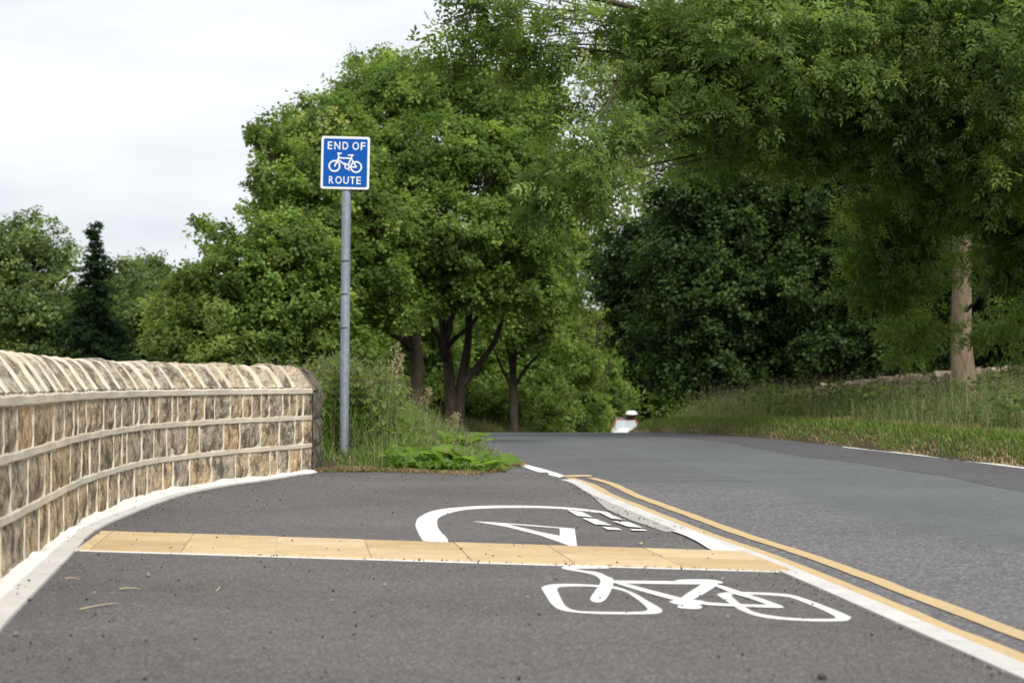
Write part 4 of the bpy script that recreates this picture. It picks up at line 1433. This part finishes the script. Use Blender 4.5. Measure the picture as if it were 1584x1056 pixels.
wp = on_ground(XR(y) + d, y); wh = r.uniform(.2, .62, nw); wr = r.uniform(.07, .2, nw)
g_ = np.repeat(np.arange(nw), 34); m_ = len(g_)
wpos = wp[g_] + np.stack([r.normal(0, 1, m_) * wr[g_], r.normal(0, 1, m_) * wr[g_], wh[g_] * r.random(m_) ** .6], -1)
wc = (np.array([.055, .10, .026]) + np.array([.07, .07, .025]) * r.random((nw, 1)))[g_] * r.uniform(.8, 1.2, (m_, 1))
wV, wF, wC = scatter(tmpl_leaf(1, .5), wpos, nrm(r.normal(0, .5, (m_, 3)) + np.array([0, -.2, 1])), rnd_dirs(r, m_), r.uniform(.05, .12, m_), wc)
tag(link('verge_weeds', fast_mesh('verge_weeds', wV, wF, wC), M_LEAF), "leafy weeds dotted through the tall grass of the far verge", 'weeds', kind='stuff')
tag(link('tall_grass', fast_mesh('tall_grass', V, F, C), M_GRASS), "tall seeding grass in front of the old field wall", 'grass', kind='stuff')
# straw litter along the lane's far edge
n = 11000
y = 13.5 + 26 * r.random(n) ** 1.3
x = XR(y) + np.clip(r.normal(.14, .09, n), .03, .5)
pos = on_ground(x, y) + np.array([0, 0, .02])
V, F, C = blades(r, pos, r.uniform(.02, .06, n), r.uniform(.006, .012, n), r.uniform(.5, 1.4, n), gcol(r, n, (.28, .21, .13), (.46, .36, .23), .15, (.14, .10, .07)))
tag(link('dry_grass', fast_mesh('dry_grass', V, F, C), M_GRASS), "pale dry clippings between the lane and the mown grass", 'grass', kind='stuff')
# far left verge under the trees
n = 20000
y = 27 + 36 * r.random(n)
d = .05 + 3.2 * r.random(n) ** 1.2
pos = on_ground(XL(y) - d, y)
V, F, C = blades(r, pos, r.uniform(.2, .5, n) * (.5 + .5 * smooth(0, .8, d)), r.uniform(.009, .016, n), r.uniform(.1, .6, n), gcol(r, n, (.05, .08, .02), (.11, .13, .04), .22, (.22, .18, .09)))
tag(link('shaded_grass', fast_mesh('shaded_grass', V, F, C), M_GRASS), "shaded rough grass at the foot of the twin trunked tree", 'grass', kind='stuff')

# ------------------------------------------------------------------ the weedy verge round the pole
front = np.array([G(*p)[:2] for p in [(478, 729.5), (520, 728), (560, 727), (610, 729), (660, 731), (700, 733), (745, 733), (778, 728), (798, 720)]])


def front_y(x): return np.interp(x, front[:, 0], front[:, 1])


r = np.random.default_rng(95)


def verge_points(n, y1=27.0, margin=.03, p=1.5, xmin=-2.6):
    X, Y = [], []
    while len(X) < n:
        x = r.uniform(xmin, .12, n); f = front_y(x)
        y = f + (y1 - f) * r.random(n) ** p
        ok = (x < XL(y) - margin) & ~((x < -1.45) & (y < 16.5)) & (x > xmin)
        X += list(x[ok]); Y += list(y[ok])
    return np.array(X[:n]), np.array(Y[:n])


def low_front(x, y):                                     # keeps the growth low in front of the pole
    near = np.exp(-((x - sb[0] * y / sb[1]) / .28) ** 2) * (y < sb[1] + .12)
    return 1 - .82 * near


def sprawl(x):                                          # how tall the growth stands: high by the wall, low at the tip
    return np.interp(x, [-2.2, -1.5, -1.12, -.95, -.8, -.55, -.3, 0, .1], [.78, .76, .70, .48, .36, .27, .2, .12, .08])


parts = []
n = 21000
x, y = verge_points(n)
hh = sprawl(x) * r.uniform(.35, .85, n) * (.30 + .70 * smooth(0, 1.4, y - front_y(x))) * low_front(x, y)
parts.append(blades(r, on_ground(x, y), hh, r.uniform(.004, .009, n), r.uniform(.2, 1.0, n), gcol(r, n, (.085, .165, .028), (.19, .28, .07), .10, (.36, .31, .18)), .45))
n = 420
x, y = verge_points(n, 24)
parts.append(seed_heads(r, on_ground(x, y), sprawl(x) * r.uniform(.8, 1.15, n) * low_front(x, y), r.uniform(.02, .3, n), gcol(r, n, (.25, .22, .13), (.36, .31, .20), 0)))
V, F, C = join(parts)
tag(link('verge_grass', fast_mesh('verge_grass', V, F, C), M_GRASS), "rough green grass round the foot of the sign pole", 'grass', kind='stuff')
# straw at its front edge
n = 3200
x = r.uniform(-1.55, .1, n); y = front_y(x) + r.normal(.12, .16, n) - .02
k_ = (x < XL(y)) & (r.random(n) < .25 + .75 * (np.sin(x * 9 + 1) * np.sin(x * 23) + .5 > .2))
x, y = x[k_], y[k_]; n = len(x)
V, F, C = blades(r, np.stack([x, y, 0 * x + .004], -1), r.uniform(.01, .05, n), r.uniform(.004, .009, n), r.uniform(1., 3.2, n), gcol(r, n, (.24, .17, .09), (.42, .31, .18), .25, (.10, .07, .05)))
tag(link('straw_litter', fast_mesh('straw_litter', V, F, C), M_GRASS), "dry straw litter where the footpath ends at the weeds", 'straw', kind='stuff')

# nettle thicket: stems with pairs of toothed leaves and hanging catkins
SV, SF, SC = [], [], []
so_ = 0
NETTLE = tmpl_leaf(1, .5, .08, .25)
LP, LN, LA, LS, LC = [], [], [], [], []
CP = []
mb = MB()
nst = 230
x, y = verge_points(nst, 21, .35, 1.0)
x = np.where(r.random(nst) < .75, r.uniform(-1.9, -1.0, nst), x); y = np.where(x < -.98, r.uniform(16.6, 19.0, nst), y)
y = np.where(x < -1.45, np.maximum(y, 16.7), y)
y = np.where((np.abs(x - sb[0] * y / sb[1]) < .33) & (y < sb[1] + .3), sb[1] + .3 + r.random(nst), y)
for i in range(nst):
    if x[i] > XL(y[i]) - .3: continue
    H_ = float(sprawl(x[i])) * r.uniform(.78, 1.12) + .05
    b0 = np.array([x[i], y[i], float(ground_z(x[i], y[i]))])
    ln = r.normal(0, .12, 2) * H_
    top = b0 + np.array([ln[0], ln[1], H_])
    st = bez(b0, (b0 + top) / 2 + np.array([-ln[0] * .3, -ln[1] * .3, .05]), top, 6)
    mb.tube(st, np.linspace(.006, .002, 6), 4, False)
    nodes = int(H_ / .065)
    for q in range(2, nodes):
        t = q / nodes; p = b0 + (top - b0) * t; a = q * 1.57 + r.uniform(-.3, .3)
        for s_ in (0, math.pi):
            d = np.array([math.cos(a + s_), math.sin(a + s_), -.25])
            LP.append(p + d * .012); LA.append(d); LN.append(np.array([d[0] * .35, d[1] * .35, 1]) + r.normal(0, .2, 3))
            LS.append((.125 - .06 * t) * r.uniform(.75, 1.2)); LC.append(np.array([.095, .165, .04]) + np.array([.09, .09, .04]) * r.random() * (.4 + t))
        if t > .55:
            for _ in range(5):
                CP.append(p + r.normal(0, .022, 3))
V, F, C = scatter(NETTLE, np.array(LP), np.array(LN), np.array(LA), np.array(LS), np.array(LC))
CP = np.array(CP); m_ = len(CP)
cV, cF, cC = scatter(tmpl_leaf(1, .4), CP, rnd_dirs(r, m_), rnd_dirs(r, m_) + np.array([0, 0, -.6]), r.uniform(.02, .045, m_), np.array([.22, .19, .13]) * r.uniform(.7, 1.3, (m_, 1)))
V, F, C = join([(V, F, C), (cV, cF, cC)])
net = empty('nettle_thicket', (-1.2, 17, 0)); tag(net, "thick clump of flowering nettles between the wall's dark end and the pole", 'nettles', kind='stuff')
o = link('foliage', fast_mesh('foliage', V - np.array([-1.2, 17, 0]), F, C), M_LEAF, net)
M_STEM = plain("green_stem", (.09, .12, .04), .7, .3)
mb.V = [(a + 1.2, b - 17, c) for a, b, c in mb.V]
mb.build('stems', M_STEM, net)


n = 1500                                                # low leafy growth towards the tip of the verge
x = r.uniform(-1.0, .02, n); y = front_y(x) + .12 + 1.3 * r.random(n) ** 1.3
k_ = x < XL(y) - .12
x, y = x[k_], y[k_]; n = len(x)
lp_ = on_ground(x, y) + np.stack([0 * x, 0 * x, r.random(n) * (.06 + .28 * sprawl(x))], -1)
V, F, C = scatter(tmpl_leaf(1, .55), lp_, nrm(r.normal(0, .45, (n, 3)) + np.array([0, -.3, 1])), rnd_dirs(r, n), r.uniform(.05, .12, n), (np.array([.10, .19, .03]) + np.array([.09, .10, .03]) * r.random((n, 1))))
tag(link('low_weeds', fast_mesh('low_weeds', V, F, C), M_LEAF), "low bright green leafy weeds towards the pointed tip of the verge", 'weeds', kind='stuff')


def dock(px, py, label, n_leaf, L, seed):
    """rosette of broad wavy leaves, each its own part"""
    rr = np.random.default_rng(seed)
    g = G(px, py); g[2] = float(ground_z(g[0], g[1]))
    root = empty('dock_plant', g); tag(root, label, 'weed', 'broad leaved docks at the verge edge')
    for i in range(n_leaf):
        a = i * 2.4 + rr.uniform(-.3, .3); l = L * rr.uniform(.7, 1.2); w = l * rr.uniform(.42, .55); el = rr.uniform(.75, 1.35)
        nseg = 7; V = []; F = []
        for q in range(nseg):
            t = q / (nseg - 1)
            hw = w / 2 * (math.sin(math.pi * min(1, (t * .88 + .1))) ** .75) if 0 < q < nseg - 1 else .003
            rad_ = l * (t * math.cos(el) + .28 * t * t); zz = l * (t * math.sin(el) - .5 * t * t * math.sin(el))
            wav = .06 * w * math.sin(q * 2.3 + i)
            c = np.array([rad_ * math.cos(a), rad_ * math.sin(a), zz]); sd = np.array([-math.sin(a), math.cos(a), 0])
            V += [c + sd * hw + [0, 0, .16 * hw + wav], c, c - sd * hw + [0, 0, .16 * hw - wav]]
        for q in range(nseg - 1):
            for b in range(2): F.append((q * 3 + b, q * 3 + b + 1, q * 3 + b + 4, q * 3 + b + 3))
        V = np.array(V)
        col = np.tile(np.array([.145, .235, .042]) * rr.uniform(.75, 1.3), (len(V), 1)); col[1::3] *= 1.25
        link('leaf', fast_mesh('leaf', V, np.array(F), col, True), M_LEAF, root)


dock(655, 722, "broad leaved dock nearest the sign pole", 10, .34, 1)
dock(690, 727, "broad leaved dock in the middle of the verge's front edge", 13, .40, 2)
dock(722, 729, "broad leaved dock nearest the verge's pointed tip", 11, .36, 3)
dock(705, 708, "broad leaved dock a little behind the front row of docks", 10, .42, 4)


def seed_grass(px, py, hpx, label, seed):
    rr = np.random.default_rng(seed)
    g = G(px, py); g[2] = float(ground_z(g[0], g[1]))
    root = empty('seeding_grass', g); tag(root, label, 'grass stalk')
    h = P(px, hpx, g[1])[2] - g[2]
    m = MB(); top = np.array([.10 * h, 0, h]); st = bez(np.zeros(3), np.array([0, 0, h * .6]), top, 7); m.tube(st, np.linspace(.0035, .0015, 7), 5)
    m.build('stem', plain("straw_stem", (.25, .24, .12), .7), root)
    n = 120; t = rr.uniform(.70, 1.0, n)
    c = np.array([st[-1] * q + (1 - q) * st[3] for q in (t - .5) * 2]) + rr.normal(0, 1, (n, 3)) * (.03 * (1.1 - t) * 3)[:, None]
    V, F, C = scatter(tmpl_leaf(1, .35), c, rnd_dirs(rr, n), rnd_dirs(rr, n) + np.array([.3, 0, .8]), rr.uniform(.018, .032, n), np.array([.40, .34, .22]) * rr.uniform(.7, 1.25, (n, 1)))
    link('seed_head', fast_mesh('seed_head', V, F, C), M_GRASS, root)


seed_grass(598, 716, 532, "tallest pale seed head of grass leaning above the nettles", 5)
seed_grass(606, 712, 548, "second tall seed head of grass close beside the tallest one", 6)
seed_grass(655, 706, 600, "thin grass stalk standing against the dark trunk of the single tree", 7)
seed_grass(700, 712, 640, "short brown seed stalk above the docks, against the lane", 8)

# ------------------------------------------------------------------ loose grit
ICO_V = None
bm = bmesh.new(); bmesh.ops.create_icosphere(bm, subdivisions=1, radius=1)
ICO_V = np.array([v.co for v in bm.verts]); ICO_F = np.array([[v.index for v in f.verts] for f in bm.faces]); bm.free()
r = np.random.default_rng(99)


OCT_V = np.array([[1, 0, 0], [-.4, .9, .1], [-.6, -.8, 0], [.1, .2, 1], [0, -.1, -1]], float)
OCT_F = np.array([[0, 1, 3], [1, 2, 3], [2, 0, 3], [1, 0, 4], [2, 1, 4], [0, 2, 4]])


def pebbles(P_, S_, C_):
    n = len(P_)
    BV, BF = (OCT_V, OCT_F) if n > 1 else (ICO_V, ICO_F)
    V = BV[None] * (S_[:, None, None]) * r.uniform(.65, 1.15, (n, 1, 3)) * np.array([1, 1, .7]) * r.uniform(.62, 1.3, (n, len(BV), 1)) + P_[:, None]
    F = (BF[None] + (np.arange(n) * len(BV))[:, None, None]).reshape(-1, 3)
    return V.reshape(-1, 3), F, np.repeat(C_, len(BV), 0)


pts = []
n = 4200
y = 3.2 + 12 * r.random(n) ** 1.1
x = e_at(y) + (k_at(y, -.1) - e_at(y)) * (.5 + .5 * np.sin(r.uniform(0, 6.283, n) + .6 * np.sin(y * 2.7)))
pts.append(np.stack([x, y, 0 * x + .002], -1))
n = 700                                                 # gathered along the kerb
y = 3.4 + 10 * r.random(n); x = k_at(y, -.1) - np.abs(r.normal(0, .03, n))
pts.append(np.stack([x, y, 0 * x + .003], -1))
n = 300                                                 # swept round the dashes and apron
u = r.random(n); a = G(900, 785)[:2]; b = G(1080, 828)[:2]
q = a + (b - a) * u[:, None] + r.normal(0, .09, (n, 2)); pts.append(np.column_stack([q, np.full(n, .006)]))
n = 420                                                 # along the near edge of the buff strip
u = .25 + .75 * r.random(n); q = np.array([strip_uv(t_, 1.0 + abs(r.normal(0, .05))) for t_ in u]); pts.append(np.column_stack([q, np.full(n, .005)]))
n = 260
q = np.array([strip_uv(a_, b_) for a_, b_ in r.random((n, 2))]); pts.append(np.column_stack([q, np.full(n, .010)]))
n = 260                                                 # on the haunching
y = 4 + 11 * r.random(n); x = e_at(y, -.04) - np.abs(r.normal(0, .05, n)); pts.append(np.column_stack([x, y, np.full(n, .016)]))
PPt = np.vstack(pts); n = len(PPt)
S = .0013 + .0056 * r.random(n) ** 6
C = np.array([.035, .033, .033]) * r.uniform(.6, 2.0, (n, 1)); li = r.random(n) < .10; C[li] = np.array([.38, .35, .31]) * r.uniform(.6, 1.2, (li.sum(), 1))
PPt[:, 2] += S * .4
mp = Mat("loose_grit", .85, .3); at_ = mp.n.new('ShaderNodeAttribute'); at_.attribute_name = 'tint'; mp.color(at_.outputs['Color'])
M_GRIT = mp.m
V, F, Cc = pebbles(PPt, S, C)
tag(link('gravel', fast_mesh('gravel', V, F, Cc), M_GRIT), "loose dark grit scattered over the footpath", 'gravel', kind='stuff')


def stone(px, py, s, c, label):
    g = G(px, py)
    V, F, Cc = pebbles(np.array([[0, 0, 0.]]), np.array([s]), np.array([c]))
    V[:, 2] -= V[:, 2].min()
    o = link('loose_stone', fast_mesh('loose_stone', V, F, Cc, True), M_GRIT); o.location = (g[0], g[1], .001)
    tag(o, label, 'stone')


stone(1272, 1051, .013, (.05, .05, .052), "dark pebble on the footpath at the photo's bottom edge")
stone(229, 892, .012, (.20, .20, .21), "pale grey pebble on the near footpath by the wall side")
stone(992, 843, .013, (.42, .33, .2), "small tan pebble between triangle and tail of the curved marking")
stone(24, 984, .012, (.16, .17, .19), "bluish pebble close to the edging in the bottom corner")


def straw(px0, py0, px1, py1, label, bend=.01):
    a, b = G(px0, py0), G(px1, py1); c = (a + b) / 2
    m = MB(); m.tube(bez(a - c + [0, 0, .004], np.array([bend, bend, .01]), b - c + [0, 0, .004], 6), np.linspace(.003, .0015, 6), 5)
    o = m.build('straw', plain("straw", (.42, .36, .24), .8)); o.location = c; tag(o, label, 'straw')


straw(123, 944, 182, 934, "longest bent straw lying on the near footpath")
straw(185, 912, 216, 912.5, "short straight straw beyond the longest bent one")
straw(101, 896, 122, 897, "thin straw close to the edging below the buff strip")
straw(335, 915, 339, 908, "tiny upright looking straw on the near footpath right of the other straws")

# ------------------------------------------------------------------ the car coming up the far side of the crest
CD = 115.0
cx = (968 - 792) / F_PX * CD
M_RED = plain("red_car_paint", (.42, .02, .025), .25, .5)
M_RED.node_tree.nodes['Principled BSDF'].inputs['Coat Weight'].default_value = .6
M_CARSKY = plain("sky_white_car_body", (.75, .73, .72), .25, .5)  # white body colour stands in for sky reflected in the red car
M_GLASS = plain("windscreen_glass", (.42, .48, .50), .06, .9)
M_BLACK = plain("black_trim", (.012, .012, .014), .45)
M_TYRE = plain("tyre_rubber", (.02, .02, .02), .9, .2)
M_SILVER = plain("silver_rail", (.5, .5, .5), .3, .5, .8)
M_BOXW = plain("white_box_lid", (.78, .78, .78), .35)
M_LAMP = plain("headlamp_lens", (.7, .72, .74), .1, .8)
car = empty('car', (cx, CD, float(zroad(CD)) - .008 + .0), 0)
tag(car, "red car, its body coloured white as reflected sky, coming up the lane, mostly hidden by the crest", 'car')
car.rotation_euler = (math.atan(-.0343), 0, R(-4))
# body as lofted cross sections from nose (-Y, towards the camera) to tail
secs = [(-2.05, .62, .30, .62), (-1.95, .78, .22, .78), (-1.2, .86, .20, .92), (-.75, .87, .20, .97), (.2, .88, .20, .98), (1.2, .87, .20, .99), (1.9, .80, .24, .95), (2.02, .70, .34, .80)]
V = []; F = []
for y_, w_, a_, b_ in secs:
    V += [(-w_ * .92, y_, a_), (-w_, y_, a_ + .18), (-w_, y_, b_ - .12), (-w_ * .9, y_, b_), (0, y_, b_ + .035), (w_ * .9, y_, b_), (w_, y_, b_ - .12), (w_, y_, a_ + .18), (w_ * .92, y_, a_)]
for i in range(len(secs) - 1):
    for q in range(9): F.append((i * 9 + q, i * 9 + (q + 1) % 9, (i + 1) * 9 + (q + 1) % 9, (i + 1) * 9 + q))
F += [tuple(range(8, -1, -1)), tuple(range(len(secs) * 9 - 9, len(secs) * 9))]
mb = MB(); mb.add(V, F); mb.build('body', M_CARSKY, car, True)
# cabin
B = [(-.78, -.75, .96), (.78, -.75, .96), (.78, 1.75, .98), (-.78, 1.75, .98)]
T = [(-.58, -.05, 1.46), (.58, -.05, 1.46), (.60, 1.35, 1.46), (-.60, 1.35, 1.46)]
mb = MB(); mb.add(B + T, [(0, 1, 5, 4), (1, 2, 6, 5), (2, 3, 7, 6), (3, 0, 4, 7)]); mb.build('cabin', M_BLACK, car)
mb = MB(); mb.add([(-.62, -.12, 1.455), (.62, -.12, 1.455), (.64, 1.4, 1.455), (-.64, 1.4, 1.455), (-.52, .05, 1.51), (.52, .05, 1.51), (.54, 1.25, 1.51), (-.54, 1.25, 1.51)], [(4, 5, 6, 7), (0, 1, 5, 4), (1, 2, 6, 5), (2, 3, 7, 6), (3, 0, 4, 7), (3, 2, 1, 0)]); mb.build('roof', M_RED, car)
mb = MB(); mb.add([(-.70, -.762, .985), (.70, -.762, .985), (.54, -.10, 1.44), (-.54, -.10, 1.44)], [(0, 1, 2, 3)]); mb.build('windscreen', M_GLASS, car)
for s_ in (-1, 1):
    mb = MB(); mb.tube([(s_ * .80, -.76, .98), (s_ * .59, -.06, 1.46)], .045, 6); mb.build('pillar', M_RED, car)
    mb = MB(); mb.add([(s_ * .785, -.55, 1.0), (s_ * .785, 1.5, 1.0), (s_ * .62, 1.25, 1.43), (s_ * .605, .0, 1.43)], [(0, 1, 2, 3)]); mb.build('side_window', M_GLASS, car)
    mb = MB(); V = ICO_V * np.array([.11, .07, .075]) + np.array([s_ * 1.0, -.62, 1.03]); mb.add(V, [tuple(f) for f in ICO_F]); mb.tube([(s_ * .8, -.6, 1.0), (s_ * .95, -.62, 1.01)], .025, 5); mb.build('mirror', M_RED, car, True)
    V = ICO_V * np.array([.16, .06, .09]) + np.array([s_ * .60, -1.97, .66]); mb = MB(); mb.add(V, [tuple(f) for f in ICO_F]); mb.build('headlight', M_LAMP, car, True)
    mb = MB(); mb.tube([(s_ * .56, .1, 1.56), (s_ * .57, 1.25, 1.56)], .018, 6); mb.build('roof_rail', M_SILVER, car)
    for yw in (-1.28, 1.28):
        wh = MB(); wh.tube([(s_ * .70, yw, .31), (s_ * .885, yw, .31)], .31, 20); w_o = wh.build('wheel', M_TYRE, car)
        rim = MB(); rim.tube([(s_ * .87, yw, .31), (s_ * .892, yw, .31)], .20, 16); rim.build('rim', M_SILVER, w_o)
for yb_ in (.25, 1.05):
    mb = MB(); mb.tube([(-.62, yb_, 1.585), (.62, yb_, 1.585)], .02, 6); mb.build('roof_bar', M_SILVER, car)
mb = MB(); mb.box((-.5, -2.06, .42), (.5, -2.02, .58)); mb.build('grille', M_BLACK, car)
rb = empty('roof_box', (cx + .36, CD + .55, float(zroad(CD)) + 1.60)); rb.rotation_euler = (0, 0, R(-4)); tag(rb, "white roof box with black underside on top of the car at the crest", 'roof box')


def dome(rx, ry, rz, n=14, m=5, up=True):
    V = []; F = []
    for i in range(m + 1):
        a = math.pi / 2 * i / m
        for q in range(n):
            b = 2 * math.pi * q / n
            cx_, cy_ = math.cos(b), math.sin(b)
            sx = abs(cx_) ** .6 * (1 if cx_ > 0 else -1); sy = abs(cy_) ** .6 * (1 if cy_ > 0 else -1)
            V.append((rx * sx * math.cos(a) ** .6, ry * sy * math.cos(a) ** .6, rz * math.sin(a) * (1 if up else -1)))
    for i in range(m):
        for q in range(n): F.append((i * n + q, i * n + (q + 1) % n, (i + 1) * n + (q + 1) % n, (i + 1) * n + q))
    return V, F


mb = MB(); V, F = dome(.36, 1.0, .22); mb.add([(a, b, c + .17) for a, b, c in V], F); mb.build('lid', M_BOXW, rb, True)
mb = MB(); V, F = dome(.35, .98, .15, up=False); mb.add([(a, b, c + .165) for a, b, c in V], F); mb.build('tray', M_BLACK, rb, True)
